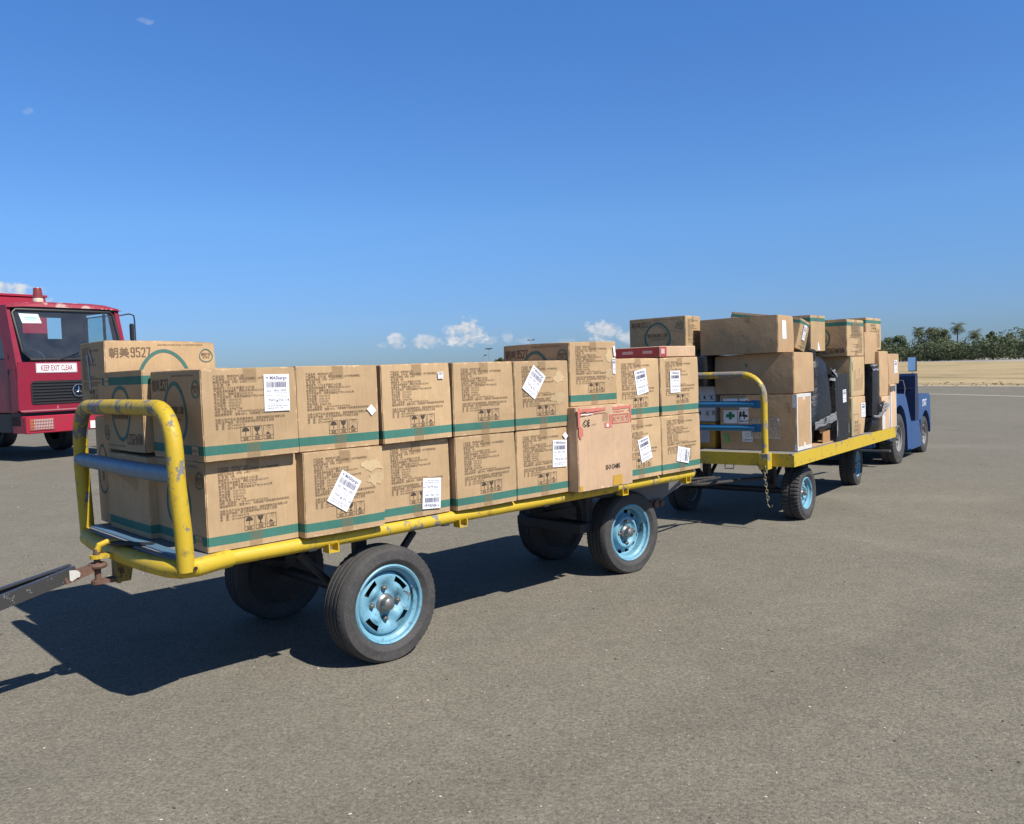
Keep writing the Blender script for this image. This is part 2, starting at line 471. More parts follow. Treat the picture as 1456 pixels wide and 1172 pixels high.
def leaf_mat(name, dark, light, scale=.45):
    m, t, b, ob = mat(name)
    rr = objrand(t)
    n1 = Noise(t, ob, scale, 3, .6)
    n2 = Noise(t, ob, scale * 6, 2, .6)
    f = Mth(t, 'ADD', Mth(t, 'MULTIPLY', n1, .6), Mth(t, 'MULTIPLY', n2, .5))
    c = MixC(t, Mth(t, 'MULTIPLY', Mth(t, 'SUBTRACT', f, .33), 2.4, clamp=True), dark, light)
    c = MixC(t, Mth(t, 'MULTIPLY', rr, .35), c, (0.075, 0.085, 0.035))
    t.links.new(c, b.inputs['Base Color'])
    b.inputs['Roughness'].default_value = .65
    b.inputs['Specular IOR Level'].default_value = .2
    tl = N(t, 'ShaderNodeBsdfTranslucent')
    t.links.new(c, tl.inputs[0])
    mx = N(t, 'ShaderNodeMixShader')
    mx.inputs[0].default_value = .22
    out = t.nodes['Material Output']
    t.links.new(b.outputs[0], mx.inputs[1])
    t.links.new(tl.outputs[0], mx.inputs[2])
    t.links.new(mx.outputs[0], out.inputs[0])
    return m


LEAF = leaf_mat('leaf_green', (0.058, 0.084, 0.045), (0.150, 0.185, 0.098))
LEAF2 = leaf_mat('leaf_olive', (0.074, 0.095, 0.052), (0.185, 0.200, 0.110))
PALM = leaf_mat('palm_green', (0.065, 0.084, 0.046), (0.150, 0.170, 0.090), .8)
BARK = plain('bark', (0.16, 0.13, 0.10), .9, .35, 3)
ASPH = asphalt()
DRY = drygrass()


# ------------------------------------------------------------------ mesh builder
class MB:
    def __init__(s):
        s.v, s.f, s.m, s.sm = [], [], [], []

    def add(s, vs, fs, mi=0, smooth=False, M=None):
        o = len(s.v)
        for p in vs:
            p = Vector(p)
            s.v.append(M @ p if M is not None else p)
        for f in fs:
            s.f.append([i + o for i in f])
            s.m.append(mi)
            s.sm.append(smooth)
        return s

    def box(s, x0, x1, y0, y1, z0, z1, mi=0, c=0.0, M=None):
        if c <= 0:
            vs = [(x, y, z) for x in (x0, x1) for y in (y0, y1) for z in (z0, z1)]
            fs = [(0, 1, 3, 2), (4, 6, 7, 5), (0, 4, 5, 1), (2, 3, 7, 6), (0, 2, 6, 4), (1, 5, 7, 3)]
            return s.add(vs, fs, mi, False, M)
        X, Y, Z = (x0, x1), (y0, y1), (z0, z1)
        vs, ix = [], {}
        for i in (0, 1):
            for j in (0, 1):
                for k in (0, 1):
                    sx, sy, sz = (c if i == 0 else -c), (c if j == 0 else -c), (c if k == 0 else -c)
                    p = (X[i], Y[j], Z[k])
                    for a, q in enumerate(((p[0], p[1] + sy, p[2] + sz), (p[0] + sx, p[1], p[2] + sz), (p[0] + sx, p[1] + sy, p[2]))):
                        ix[i, j, k, a] = len(vs)
                        vs.append(q)
        I = lambda i, j, k, a: ix[i, j, k, a]
        fs = []
        for i in (0, 1):
            q = [I(i, 0, 0, 0), I(i, 1, 0, 0), I(i, 1, 1, 0), I(i, 0, 1, 0)]
            fs.append(q if i else q[::-1])
            q = [I(0, i, 0, 1), I(0, i, 1, 1), I(1, i, 1, 1), I(1, i, 0, 1)]
            fs.append(q if i else q[::-1])
            q = [I(0, 0, i, 2), I(1, 0, i, 2), I(1, 1, i, 2), I(0, 1, i, 2)]
            fs.append(q if i else q[::-1])
        for i in (0, 1):
            for j in (0, 1):
                fs.append([I(i, j, 0, 0), I(i, j, 1, 0), I(i, j, 1, 1), I(i, j, 0, 1)])
                fs.append([I(i, 0, j, 0), I(i, 1, j, 0), I(i, 1, j, 2), I(i, 0, j, 2)])
                fs.append([I(0, i, j, 1), I(1, i, j, 1), I(1, i, j, 2), I(0, i, j, 2)])
                for k in (0, 1):
                    fs.append([I(i, j, k, 0), I(i, j, k, 1), I(i, j, k, 2)])
        return s.add(vs, fs, mi, False, M)

    def tube(s, pts, r, seg=14, mi=0, closed=False, caps=True, M=None):
        pts = [Vector(p) for p in pts]
        n = len(pts)
        rr = r if isinstance(r, (list, tuple)) else [r] * n
        tang = []
        for i in range(n):
            a = pts[(i - 1) % n] if (closed or i > 0) else pts[i]
            b = pts[(i + 1) % n] if (closed or i < n - 1) else pts[i]
            tang.append((b - a).normalized())
        ref = Vector((0, 0, 1)) if abs(tang[0].z) < .9 else Vector((1, 0, 0))
        nrm = (ref - tang[0] * ref.dot(tang[0])).normalized()
        vs = []
        for i in range(n):
            t = tang[i]
            nrm = (nrm - t * nrm.dot(t)).normalized()
            bn = t.cross(nrm)
            for k in range(seg):
                a = 2 * PI * k / seg
                vs.append(pts[i] + (nrm * math.cos(a) + bn * math.sin(a)) * rr[i])
        fs = []
        for i in range(n if closed else n - 1):
            j = (i + 1) % n
            for k in range(seg):
                k2 = (k + 1) % seg
                fs.append((i * seg + k, i * seg + k2, j * seg + k2, j * seg + k))
        s.add(vs, fs, mi, True, M)
        if caps and not closed:
            s.add(vs[:seg], [tuple(range(seg))[::-1]], mi, False, M)
            s.add(vs[-seg:], [tuple(range(seg))], mi, False, M)
        return s

    def lathe(s, prof, seg=48, mi=0, M=None, smooth=True, skip=None, rmod=None):
        """profile of (radius, y) spun round the y axis"""
        n = len(prof)
        vs = []
        for k in range(seg):
            a = 2 * PI * k / seg
            for i, (r, y) in enumerate(prof):
                q = r + (rmod(i, k) if rmod else 0)
                vs.append((q * math.sin(a), y, q * math.cos(a)))
        fs = []
        for k in range(seg):
            k2 = (k + 1) % seg
            for i in range(n - 1):
                if skip and skip(i, k):
                    continue
                fs.append((k * n + i, k2 * n + i, k2 * n + i + 1, k * n + i + 1))
        return s.add(vs, fs, mi, smooth, M)

    def prism(s, poly, y0, y1, mi=0, M=None, axis='y', smooth=False):
        n = len(poly)
        if axis == 'y':
            vs = [(a, y0, b) for a, b in poly] + [(a, y1, b) for a, b in poly]
        elif axis == 'z':
            vs = [(a, b, y0) for a, b in poly] + [(a, b, y1) for a, b in poly]
        else:
            vs = [(y0, a, b) for a, b in poly] + [(y1, a, b) for a, b in poly]
        fs = [tuple(range(n)), tuple(range(2 * n - 1, n - 1, -1))]
        fs += [(i, i + n, (i + 1) % n + n, (i + 1) % n) for i in range(n)]
        return s.add(vs, fs, mi, smooth, M)

    def build(s, name, mats, parent=None, loc=(0, 0, 0), rot=(0, 0, 0), recalc=True):
        me = bpy.data.meshes.new(name)
        me.from_pydata([tuple(p) for p in s.v], [], s.f)
        if not isinstance(mats, (list, tuple)):
            mats = [mats]
        for m in mats:
            me.materials.append(m)
        for p, mi, sm in zip(me.polygons, s.m, s.sm):
            p.material_index = mi
            p.use_smooth = sm
        if recalc:
            bm = bmesh.new()
            bm.from_mesh(me)
            bmesh.ops.recalc_face_normals(bm, faces=bm.faces)
            bm.to_mesh(me)
            bm.free()
        if any(s.sm):
            me.set_sharp_from_angle(angle=R(32))
        me.update()
        return put(name, me, parent, loc, rot)


def put(name, me, parent=None, loc=(0, 0, 0), rot=(0, 0, 0)):
    o = bpy.data.objects.new(name, me)
    COL.objects.link(o)
    o.location = loc
    o.rotation_euler = rot
    if parent:
        o.parent = parent
    return o


def tag(o, label, cat, group=None):
    o['label'] = label
    o['category'] = cat
    if group:
        o['group'] = group
    return o


def thing(name, label, cat, loc=(0, 0, 0), rz=0, group=None):
    o = bpy.data.objects.new(name, None)
    o.empty_display_size = .2
    COL.objects.link(o)
    o.location = loc
    o.rotation_euler = (0, 0, rz)
    return tag(o, label, cat, group)


def arc(cx, cy, r, a0, a1, n):
    return [(cx + r * math.cos(a0 + (a1 - a0) * i / n), cy + r * math.sin(a0 + (a1 - a0) * i / n)) for i in range(n + 1)]


# ------------------------------------------------------------------ the ground
def sheet(name, poly, z, m):
    mb = MB()
    mb.add([(x, y, z) for x, y in poly], [tuple(range(len(poly)))])
    o = mb.build(name, m, recalc=False)
    if o.data.polygons[0].normal.z < 0:
        o.data.flip_normals()
    o['kind'] = 'structure'
    return o


sheet('apron', [(-4000, -300), (4000, -300), (4000, 6000), (-4000, 6000)], 0, ASPH)
ga, gd = Vector((17.1, 35.0)), Vector((-.361, .9325))
sheet('grass_field', [tuple(ga - gd * 120), tuple(ga + gd * 20), tuple(ga + gd * 700), (1500, 1500), (1500, -80)], .004, DRY)
TAXI = plain('pale_concrete', (0.40, 0.375, 0.335), .9, .15, .15)
# pale runway strip on the far side of the grass
pa, pb = Vector((81.0, 133.0)), Vector((107.3, 245.4))
pd = (pb - pa).normalized()
pn = Vector((pd.y, -pd.x))
sheet('runway', [tuple(pa - pd * 260), tuple(pb + pd * 400), tuple(pb + pd * 400 + pn * 45), tuple(pa - pd * 260 + pn * 45)], .012, TAXI)
LINEM = plain('faded_line_paint', (0.55, 0.52, 0.42), .8, .25, 1.2)
la, lb = Vector((13.56, 27.9)), Vector((14.46, 23.75))
ld = (la - lb).normalized()
ln = Vector((ld.y, -ld.x)) * .11
sheet('painted_line', [tuple(lb - ld * 40 - ln), tuple(la + ld * 60 - ln), tuple(la + ld * 60 + ln), tuple(lb - ld * 40 + ln)], .006, LINEM)
# sandy lip where the asphalt ends
sheet('sandy_edge', [tuple(ga - gd * 120 + Vector((-.25, 0))), tuple(ga + gd * 120 + Vector((-.1, 0))), tuple(ga + gd * 120 + Vector((.9, 0))), tuple(ga - gd * 120 + Vector((.8, 0)))], .008,
      plain('pale_sand', (0.46, 0.39, 0.28), .95, .35, 2.5))


def tufts():
    r = random.Random(3)
    mb = MB()
    gn = Vector((gd.y, -gd.x))
    for i in range(900):
        s = r.uniform(-22, 60)
        d = r.random() ** 2.0 * 4 + .3
        p = ga + gd * s + gn * d
        h = r.uniform(.02, .055)
        w = h * r.uniform(.8, 1.8)
        for q in range(2):
            a = r.uniform(0, PI)
            dx, dy = math.cos(a) * w, math.sin(a) * w
            lx, ly = r.uniform(-.1, .1), r.uniform(-.1, .1)
            mb.add([(p.x - dx, p.y - dy, 0), (p.x + dx, p.y + dy, 0), (p.x + dx * .5 + lx, p.y + dy * .5 + ly, h), (p.x - dx * .3 + lx, p.y - dy * .3 + ly, h * .8)], [(0, 1, 2, 3)], 0 if r.random() < .8 else 1)
    o = mb.build('dry_grass', [plain('straw', (0.56, 0.43, 0.25), .9, .35, 1.3), plain('dull_straw', (0.42, 0.33, 0.18), .9, .3, 1.3)], recalc=False)
    o['kind'] = 'stuff'
    o['label'] = 'dry straw coloured grass tufts along the apron edge'


tufts()


def pebbles():
    r = random.Random(11)
    mb = MB()
    for i in range(480):
        y = 1.7 + r.random() ** 1.6 * 9
        x = r.uniform(-.75, .75) * y
        s = r.uniform(.0018, .0042) * (1 + y * .10)
        a = r.uniform(0, PI)
        M = Matrix.Translation((x, y, s * .4)) @ Matrix.Rotation(a, 4, 'Z') @ Matrix.Diagonal((s * r.uniform(.8, 1.8), s, s * .6, 1))
        vs = [(1, 0, 0), (-1, 0, 0), (0, 1, 0), (0, -1, 0), (0, 0, 1), (0, 0, -1)]
        fs = [(0, 2, 4), (2, 1, 4), (1, 3, 4), (3, 0, 4), (2, 0, 5), (1, 2, 5), (3, 1, 5), (0, 3, 5)]
        mb.add(vs, fs, 0 if r.random() < .55 else 1, False, M)
    o = mb.build('loose_grit', [plain('pale_grit', (0.55, 0.50, 0.42), .8, .3, 5), plain('dark_grit', (0.09, 0.08, 0.07), .8, .3, 5)], recalc=False)
    o['kind'] = 'stuff'
    o['label'] = 'loose pale and dark grit scattered on the apron'


pebbles()
# ------------------------------------------------------------------ lettering and prints (flat print on boards, shared meshes)
def text2d(s, size=1.0, sx=1.0, bold=0.0, align='LEFT', line=1.0, res=1):
    cu = bpy.data.curves.new('lettering', 'FONT')
    cu.body = s
    cu.size = size
    cu.resolution_u = res
    cu.offset = bold
    cu.align_x = align
    cu.space_line = line
    o = bpy.data.objects.new('lettering', cu)
    COL.objects.link(o)
    dg = bpy.context.evaluated_depsgraph_get()
    me = bpy.data.meshes.new_from_object(o.evaluated_get(dg))
    vs = [(v.co.x * sx, v.co.y) for v in me.vertices]
    fs = [tuple(p.vertices) for p in me.polygons]
    bpy.data.objects.remove(o)
    bpy.data.curves.remove(cu)
    bpy.data.meshes.remove(me)
    return vs, fs


class P2:
    """flat artwork in a 2-D plane, later laid on a face"""
    def __init__(s):
        s.v, s.f, s.m = [], [], []

    def add(s, vf, dx=0, dy=0, mi=0, k=1.0, rot=0.0):
        vs, fs = vf
        o = len(s.v)
        c, n = math.cos(rot), math.sin(rot)
        s.v += [((x * c - y * n) * k + dx, (x * n + y * c) * k + dy) for x, y in vs]
        s.f += [tuple(i + o for i in f) for f in fs]
        s.m += [mi] * len(fs)
        return s

    def rect(s, x0, x1, y0, y1, mi=0):
        return s.add(([(x0, y0), (x1, y0), (x1, y1), (x0, y1)], [(0, 1, 2, 3)]), mi=mi)

    def poly(s, pts, mi=0):
        return s.add((pts, [tuple(range(len(pts)))]), mi=mi)

    def frame(s, x0, x1, y0, y1, t, mi=0):
        s.rect(x0, x1, y0, y0 + t, mi)
        s.rect(x0, x1, y1 - t, y1, mi)
        s.rect(x0, x0 + t, y0, y1, mi)
        s.rect(x1 - t, x1, y0, y1, mi)
        return s

    def ring(s, pts, t, mi=0):
        n = len(pts)
        cx, cy = sum(p[0] for p in pts) / n, sum(p[1] for p in pts) / n
        inn = []
        for x, y in pts:
            d = math.hypot(x - cx, y - cy)
            k = (d - t) / d
            inn.append((cx + (x - cx) * k, cy + (y - cy) * k))
        return s.add((list(pts) + inn, [(i, (i + 1) % n, n + (i + 1) % n, n + i) for i in range(n)]), mi=mi)

    def mesh(s, name, mats, fn):
        me = bpy.data.meshes.new(name)
        me.from_pydata([fn(x, y) for x, y in s.v], [], s.f)
        for m in (mats if isinstance(mats, (list, tuple)) else [mats]):
            me.materials.append(m)
        for p, mi in zip(me.polygons, s.m):
            p.material_index = mi
        return me


BW, BD, BH = 0.377, 0.500, 0.338      # the repeated mask cartons
BUL = 0.0045


def bulge(s, t):
    s, t = max(-1, min(1, s)), max(-1, min(1, t))
    return BUL * (1 - s * s) * (1 - t * t)


def on_front(w=BW, d=BD, h=BH, eps=.0009):
    return lambda x, y: (x, -d / 2 - bulge(x / (w / 2), (y - h / 2) / (h / 2)) - eps, y)


def on_left(w=BW, d=BD, h=BH, eps=.0009):      # face at -x; text x runs along -y
    return lambda x, y: (-w / 2 - bulge(x / (d / 2), (y - h / 2) / (h / 2)) - eps, -x, y)


def on_right(w=BW, d=BD, h=BH, eps=.0009):     # face at +x; text x runs along +y
    return lambda x, y: (w / 2 + bulge(x / (d / 2), (y - h / 2) / (h / 2)) + eps, x, y)


LINES = ["产品名称：随弃防护口罩", "产品规格：20只/盒，颗粒过滤面料（SFT可吸附颗粒）", "颗粒过滤效率（PFE）≥95%", "有 效 期：2年",
         "规格型号：F-Y3-B 折叠式 50只/盒", "产品技术标准编号：颗粒过滤GB2626-2019", "批准证号：浙械注准2014150730", "生产许可证号：浙食药监械生产许20140052号",
         "生产日期：2020-02-02", "失效日期：2022-02-02", "生产批号：20200202", "毛重/净重：8.9kg/7.9kg", "体积（长宽高）：53.5cm×38.5cm×36.5cm",
         "储运使用条件：湿度<80%，无腐蚀性气体和通风良好的环境", None, "注册人/生产企业/售后服务单位：建德市朝美日化有限公司", "住所/生产地址：浙江省建德市经济开发区工业园",
         "电    话：0571-64130118", "传    真：0571-64130117"]


def front_art(icons=True):
    p = P2()
    y = BH - .034
    for i, s in enumerate(LINES):
        if s is None:
            y -= .0075
            continue
        p.add(text2d(s, .0112, .96, .00003), -BW / 2 + .047, y)
        y -= .0108
    # the three handling pictograms
    x0 = -BW / 2 + .140
    for i in range(3):
        x, w, y0, y1 = x0 + i * .0455, .0405, .066, .119
        p.frame(x, x + w, y0, y1, .0016)
        p.rect(x, x + w, y0 + .014, y0 + .0153)
        cx, cy = x + w / 2, y0 + .035
        p.add(text2d(("怕雨", "易碎", "怕晒")[i], .0115, .9, .0001, 'CENTER'), cx, y0 + .0032)
        if i == 0:
            p.poly(arc(cx, cy, .0145, 0, PI, 12), 1)
            p.rect(cx - .0011, cx + .0011, cy - .015, cy, 1)
            p.rect(cx - .004, cx, cy - .016, cy - .0146)
        elif i == 1:
            p.poly([(cx - .013, cy + .014), (cx - .009, cy + .002), (cx - .002, cy - .004), (cx + .002, cy - .004), (cx + .009, cy + .002), (cx + .013, cy + .014)], 1)
            p.rect(cx - .002, cx + .002, cy - .013, cy - .004, 1)
            p.rect(cx - .008, cx + .008, cy - .016, cy - .0132, 1)
        else:
            p.ring(arc(cx + .003, cy + .010, .0055, 0, 2 * PI * .95, 14), .0012)
            for a in range(8):
                t = a * PI / 4 + .3
                c, s_ = math.cos(t), math.sin(t)
                p.add(([(c * .008 - s_ * .0006, s_ * .008 + c * .0006), (c * .008 + s_ * .0006, s_ * .008 - c * .0006), (c * .0175, s_ * .0175)], [(0, 1, 2)]), cx + .002, cy + .006)
            p.poly([(cx - .012, cy - .016), (cx - .004, cy - .006), (cx + .002, cy - .011), (cx + .008, cy - .016)], 1)
    return p


def egg(cx, cy, rx, ry, n=40):
    o = []
    for i in range(n):
        a = 2 * PI * i / n
        y = math.sin(a)
        x = math.cos(a) * (1 - .16 * y)
        o.append((cx + rx * x, cy + ry * (y * .96)))
    return o


def digits(p, x, y, w, h, t):
    """9527 in a heavy condensed sans"""
    m = h * .5
    for k, segs in enumerate(((0, 1), (1, 0), None, None)):
        o = x + k * (w + .0042)
        if k == 0:      # 9
            p.rect(o + t, o + w - t, y + h - t, y + h).rect(o, o + t, y + m - t * .2, y + h - t * .35).rect(o + w - t, o + w, y + t * .35, y + h - t * .35)
            p.rect(o + t, o + w - t, y + m - t * .5, y + m + t * .5).rect(o + t, o + w - t, y, y + t).rect(o, o + t, y + t * .35, y + t * 1.9)
        elif k == 1:    # 5
            p.rect(o, o + w, y + h - t, y + h).rect(o, o + t, y + m, y + h - t).rect(o + t, o + w - t, y + m + t * .1, y + m + t * 1.0).rect(o + w - t, o + w, y + t * .35, y + m + t * .6)
            p.rect(o + t, o + w - t, y, y + t).rect(o, o + t, y + t * .35, y + t * 1.9)
        elif k == 2:    # 2
            p.rect(o + t, o + w - t, y + h - t, y + h).rect(o, o + t, y + h - t * 2.0, y + h - t * .35).rect(o + w - t, o + w, y + m + t * .3, y + h - t * .35)
            p.poly([(o + w - t, y + m + t * .3), (o + w, y + m + t * .3), (o + t * 1.25, y + t), (o, y + t)]).rect(o, o + w, y, y + t)
        else:           # 7
            p.rect(o, o + w, y + h - t, y + h).poly([(o + w - t * 1.05, y + h - t), (o + w, y + h - t), (o + w * .55, y), (o + w * .22, y)])


def logo_art(d=BD, h=BH):
    p = P2()
    p.add(text2d("朝美", .050, .86, .0009), -d / 2 + .020, h - .074)
    digits(p, -d / 2 + .112, h - .077, .0185, .046, .0058)
    p.ring(egg(.005, h * .53, d * .235, h * .365), .016, 1)
    p.add(text2d("随弃面罩口罩", .032, .92, .0005, 'CENTER'), .005, h * .52)
    p.rect(-.075, .085, h * .49, h * .49 + .0012)
    p.add(text2d("中国驰名商标 品质保证", .012, 1, 0, 'CENTER'), .005, h * .44)
    p.ring(egg(d * .405, h * .785, .033, .034, 24), .0045, 1)
    p.add(text2d("国护号\n≥95%", .016, .95, .0002, 'CENTER', .85), d * .405, h * .785)
    p.add(text2d("建德市朝美日化有限公司出品  个人防护用品专业制造商", .0085, 1, 0), -.02, h - .024)
    p.rect(d / 2 - .105, d / 2 - .045, .0245, .0565, 2)
    p.add(text2d("朝美日化", .014, 1, .0001), d / 2 - .102, .034)
    return p


FRONT = front_art()
LOGO = logo_art()
ME_FRONT = FRONT.mesh('face_print', [INK, DARK_INK], on_front())
ME_LOGO_L = LOGO.mesh('logo_print', [INK, INKT, KRAFT], on_left())
ME_LOGO_R = LOGO.mesh('logo_print', [INK, INKT, KRAFT], on_right())

# parcel waybill, 105 x 140 mm
WB = P2()
WB.add(text2d("MASkargo", .0185, .92, .0004), -.028, .050)
WB.poly([(-.043, .060), (-.033, .060), (-.038, .052)])
WB.rect(-.044, .044, .0425, .0431)
rb = random.Random(5)
x = -.041
while x < .039:
    w_ = rb.choice((.0010, .0016, .0026, .0034))
    WB.rect(x, x + w_, .020, .040)
    x += w_ + rb.choice((.0010, .0016, .0022))
WB.add(text2d("232 - 9836  1895", .0115, 1, .0001), -.041, .004)
WB.rect(-.044, .044, -.001, -.0004)
WB.add(text2d("PCS  4          KG  36", .0075, 1), -.041, -.012)
WB.rect(-.044, .044, -.017, -.0164)
WB.add(text2d("TWU", .0150, .9, .0001), -.036, -.034)
WB.poly([(-.005, -.035), (.005, -.035), (0, -.025)])
WB.add(text2d("DIL 1/4", .0150, .9, .0001), .008, -.034)
WB.rect(-.044, .044, -.042, -.0414)
WB.add(text2d("MALAYSIA AIRLINES CARGO", .0068, 1), -.041, -.052)
WB.add(text2d("HANDLE WITH CARE", .0068, 1), -.041, -.061)


def slab2d(name, w, h, t, m):
    mb = MB().box(-w / 2, w / 2, -t, 0, -h / 2, h / 2)
    return mb


def waybill(parent, x, z, y, rot=0.0, k=1.0, face='front', half=None, print_=True, w=.104, h=.140):
    """white label lying on a face of its carton; the print is its sub-part"""
    if ('wb', w, h) not in CACHE:
        CACHE['wb', w, h] = slab2d('shipping_label', w, h, .0008, WHITE).build('shipping_label', WHITE).data
        bpy.data.objects.remove([o for o in bpy.data.objects if o.data == CACHE['wb', w, h]][0])
    o = put('shipping_label', CACHE['wb', w, h], parent)
    if face == 'front':
        o.location = (x, -y, z)
        o.rotation_euler = (0, -rot, 0)
    elif face == 'left':
        o.location = (-y, -x, z)
        o.rotation_euler = (0, -rot, -PI / 2)
        o.rotation_mode = 'XYZ'
        o.rotation_euler = (Matrix.Rotation(-PI / 2, 3, 'Z') @ Matrix.Rotation(-rot, 3, 'Y')).to_euler()
    o.scale = (k, 1, k)
    if print_:
        if 'wbp' not in CACHE:
            CACHE['wbp'] = WB.mesh('label_print', BLUE_INK, lambda a, b: (a, -.0014, b))
        q = put('label_print', CACHE['wbp'], o)
        q.scale = (min(1, w / .104), 1, min(1, h / .140))
    return o


CACHE = {}


def carton(name, w, d, h, mats, seed=0, band=True, bulges=None, dent=.0042):
    """a corrugated carton with softened, slightly crushed edges; the printed band follows the board"""
    r = random.Random(seed)
    key = [-1, -.984, -.72, -.36, 0, .36, .72, .984, 1]
    zs = sorted(set([-1, -.984, .984, 1] + [(-1 + 2 * .0235 / h), (-1 + 2 * .058 / h)] + [-.45, -.1, .25, .6, .85])) if band else key
    b = bulges or BUL
    pts, idx, vs, fs, mi = {}, {}, [], [], []
    cor = {(i, j, k): Vector((-i * r.random(), -j * r.random(), -k * r.uniform(-.2, 1) if k > 0 else 0)) * dent * (1 + 2.2 * (r.random() < .18)) for i in (-1, 1) for j in (-1, 1) for k in (-1, 1)}
    nz = [r.uniform(0, 6) for _ in range(6)]
    ed = min(w, d, h) * .5

    def V(x, y, z):
        kk = (round(x, 4), round(y, 4), round(z, 4))
        if kk in idx:
            return idx[kk]
        ex = [abs(abs(c) - 1) < 1e-6 for c in (x, y, z)]
        p = Vector((x * w / 2, y * d / 2, h / 2 + z * h / 2))
        if sum(ex) >= 2:
            for a in range(3):
                if ex[a]:
                    p[a] -= math.copysign(.0022, (x, y, z)[a])
            # worn, wavy arris
            q = (x * 3.1 + nz[0], y * 2.7 + nz[1], z * 3.7 + nz[2])
            wv = math.sin(q[0] * 2) * math.cos(q[1] * 1.7) + .6 * math.sin(q[2] * 3)
            for a in range(3):
                if ex[a]:
                    p[a] -= math.copysign(.0026 * abs(wv), (x, y, z)[a])
        elif sum(ex) == 1:
            a = ex.index(True)
            o = [c for i, c in enumerate((x, y, z)) if i != a]
            p[a] += math.copysign(b * (1 - o[0] ** 2) * (1 - o[1] ** 2), (x, y, z)[a]) * (1 if a < 2 else .5)
        c = Vector((0, 0, 0))
        for (i, j, k), q in cor.items():
            c += q * max(0, .5 + .5 * i * x) ** 3 * max(0, .5 + .5 * j * y) ** 3 * max(0, .5 + .5 * k * z) ** 3
        p += c
        idx[kk] = len(vs)
        vs.append(tuple(p))
        return idx[kk]
    b0, b1 = -1 + 2 * .0235 / h, -1 + 2 * .058 / h
    for s in (-1, 1):
        for A, B, f in ((key, zs, lambda a, c: (s, a, c)), (key, zs, lambda a, c: (a, s, c)), (key, key, lambda a, c: (a, c, s))):
            for i in range(len(A) - 1):
                for j in range(len(B) - 1):
                    q = [f(A[i], B[j]), f(A[i + 1], B[j]), f(A[i + 1], B[j + 1]), f(A[i], B[j + 1])]
                    fs.append([V(*t) for t in q])
                    isb = band and B is zs and (B[j] + B[j + 1]) / 2 > b0 and (B[j] + B[j + 1]) / 2 < b1
                    mi.append(1 if isb else 0)
    mb = MB()
    mb.v = [Vector(v) for v in vs]
    mb.f, mb.m, mb.sm = fs, mi, [True] * len(fs)
    return mb


def tape_mesh(w=BW, d=BD, h=BH, tw=.052):
    mb = MB()
    f = on_front(w, d, h, .0006)
    rows = [h + .0008, h - .012, h - .055]
    low = [.062, .03, .008, -.0004]
    outm = []
    for rs in (rows, low):
        mb = MB()
        vs = []
        for z in rs:
            for x in (-tw / 2, 0, tw / 2):
                p = f(x, max(.001, min(h - .001, z)))
                vs.append((p[0], p[1], max(.002, min(h - .0015, z))))
        fs = [(i * 3 + j, i * 3 + j + 1, i * 3 + j + 4, i * 3 + j + 3) for i in range(len(rs) - 1) for j in range(2)]
        mb.add(vs, fs, 0, True)
        outm.append(mb)
    mb = outm[0]
    # across the top seam
    t = h * .0 + h + .0015 + BUL * .5
    mb.add([(-tw / 2, -d / 2 + .004, h + .0006), (tw / 2, -d / 2 + .004, h + .0006), (tw / 2, d / 2 - .004, h + .0006 + .0), (-tw / 2, d / 2 - .004, h + .0006), (-tw / 2, 0, t), (tw / 2, 0, t)], [(0, 1, 5, 4), (4, 5, 2, 3)], 0, True)
    return outm


ME_TAPE = None


def jag(r, cx, cy, rx, ry, n=16, k=.35):
    return [(cx + rx * math.cos(2 * PI * i / n) * (1 + r.uniform(-k, k)), cy + ry * math.sin(2 * PI * i / n) * (1 + r.uniform(-k, k))) for i in range(n)]


def fan(pts):
    n = len(pts)
    cx, cy = sum(p[0] for p in pts) / n, sum(p[1] for p in pts) / n
    return (list(pts) + [(cx, cy)], [(i, (i + 1) % n, n) for i in range(n)])


# ------------------------------------------------------------------ cart frames of reference
C1 = Vector((-1.117, 3.022, 0))
YAW1 = 0.7469
ZD1 = 0.5896
C2 = Vector((2.019, 6.041, 0))
YAW2 = R(51)
ZD2 = 0.554


def at(C, yaw, u, v, z):
    c, s = math.cos(yaw), math.sin(yaw)
    return Vector((C.x + c * u - s * v, C.y + s * u + c * v, z))


def L1(u, v, z):
    return at(C1, YAW1, u, v, z)


def L2(u, v, z):
    return at(C2, YAW2, u, v, z)


def mask_carton(label, base, yaw, seed, group, flip=False, logo=None, front=True, name='mask_carton', back=False, turn=0.0, dz=0.0):
    """one of the repeated cartons; base = point under the middle of its footprint"""
    global ME_TAPE
    mb = carton(name, BW, BD, BH, None, seed)
    o = mb.build(name, [KRAFT, TEAL])
    o.location = base
    rj_ = random.Random(seed * 3 + 1)
    roll = rj_.uniform(-.007, .007)
    if flip:
        o.location = base + Vector((0, 0, BH))
        o.rotation_euler = (Matrix.Rotation(yaw + turn, 3, 'Z') @ Matrix.Rotation(PI, 3, 'Y')).to_euler()
    else:
        o.rotation_euler = (Matrix.Rotation(yaw + turn, 3, 'Z') @ Matrix.Rotation(roll, 3, 'Y')).to_euler()
    tag(o, label, 'carton', group)
    if front:
        put('face_print', ME_FRONT, o, (rj_.uniform(-.004, .004), 0, rj_.uniform(-.004, .002)))
    if back:
        put('face_print', ME_FRONT, o, rot=(0, 0, PI))
    if logo == 'left':
        put('logo_print', ME_LOGO_L, o)
    elif logo == 'right':
        put('logo_print', ME_LOGO_R, o)
    if ME_TAPE is None:
        ME_TAPE = [q.build('packing_tape', TAPE, o).data for q in tape_mesh()]
    else:
        for q in ME_TAPE:
            put('packing_tape', q, o)
    return o


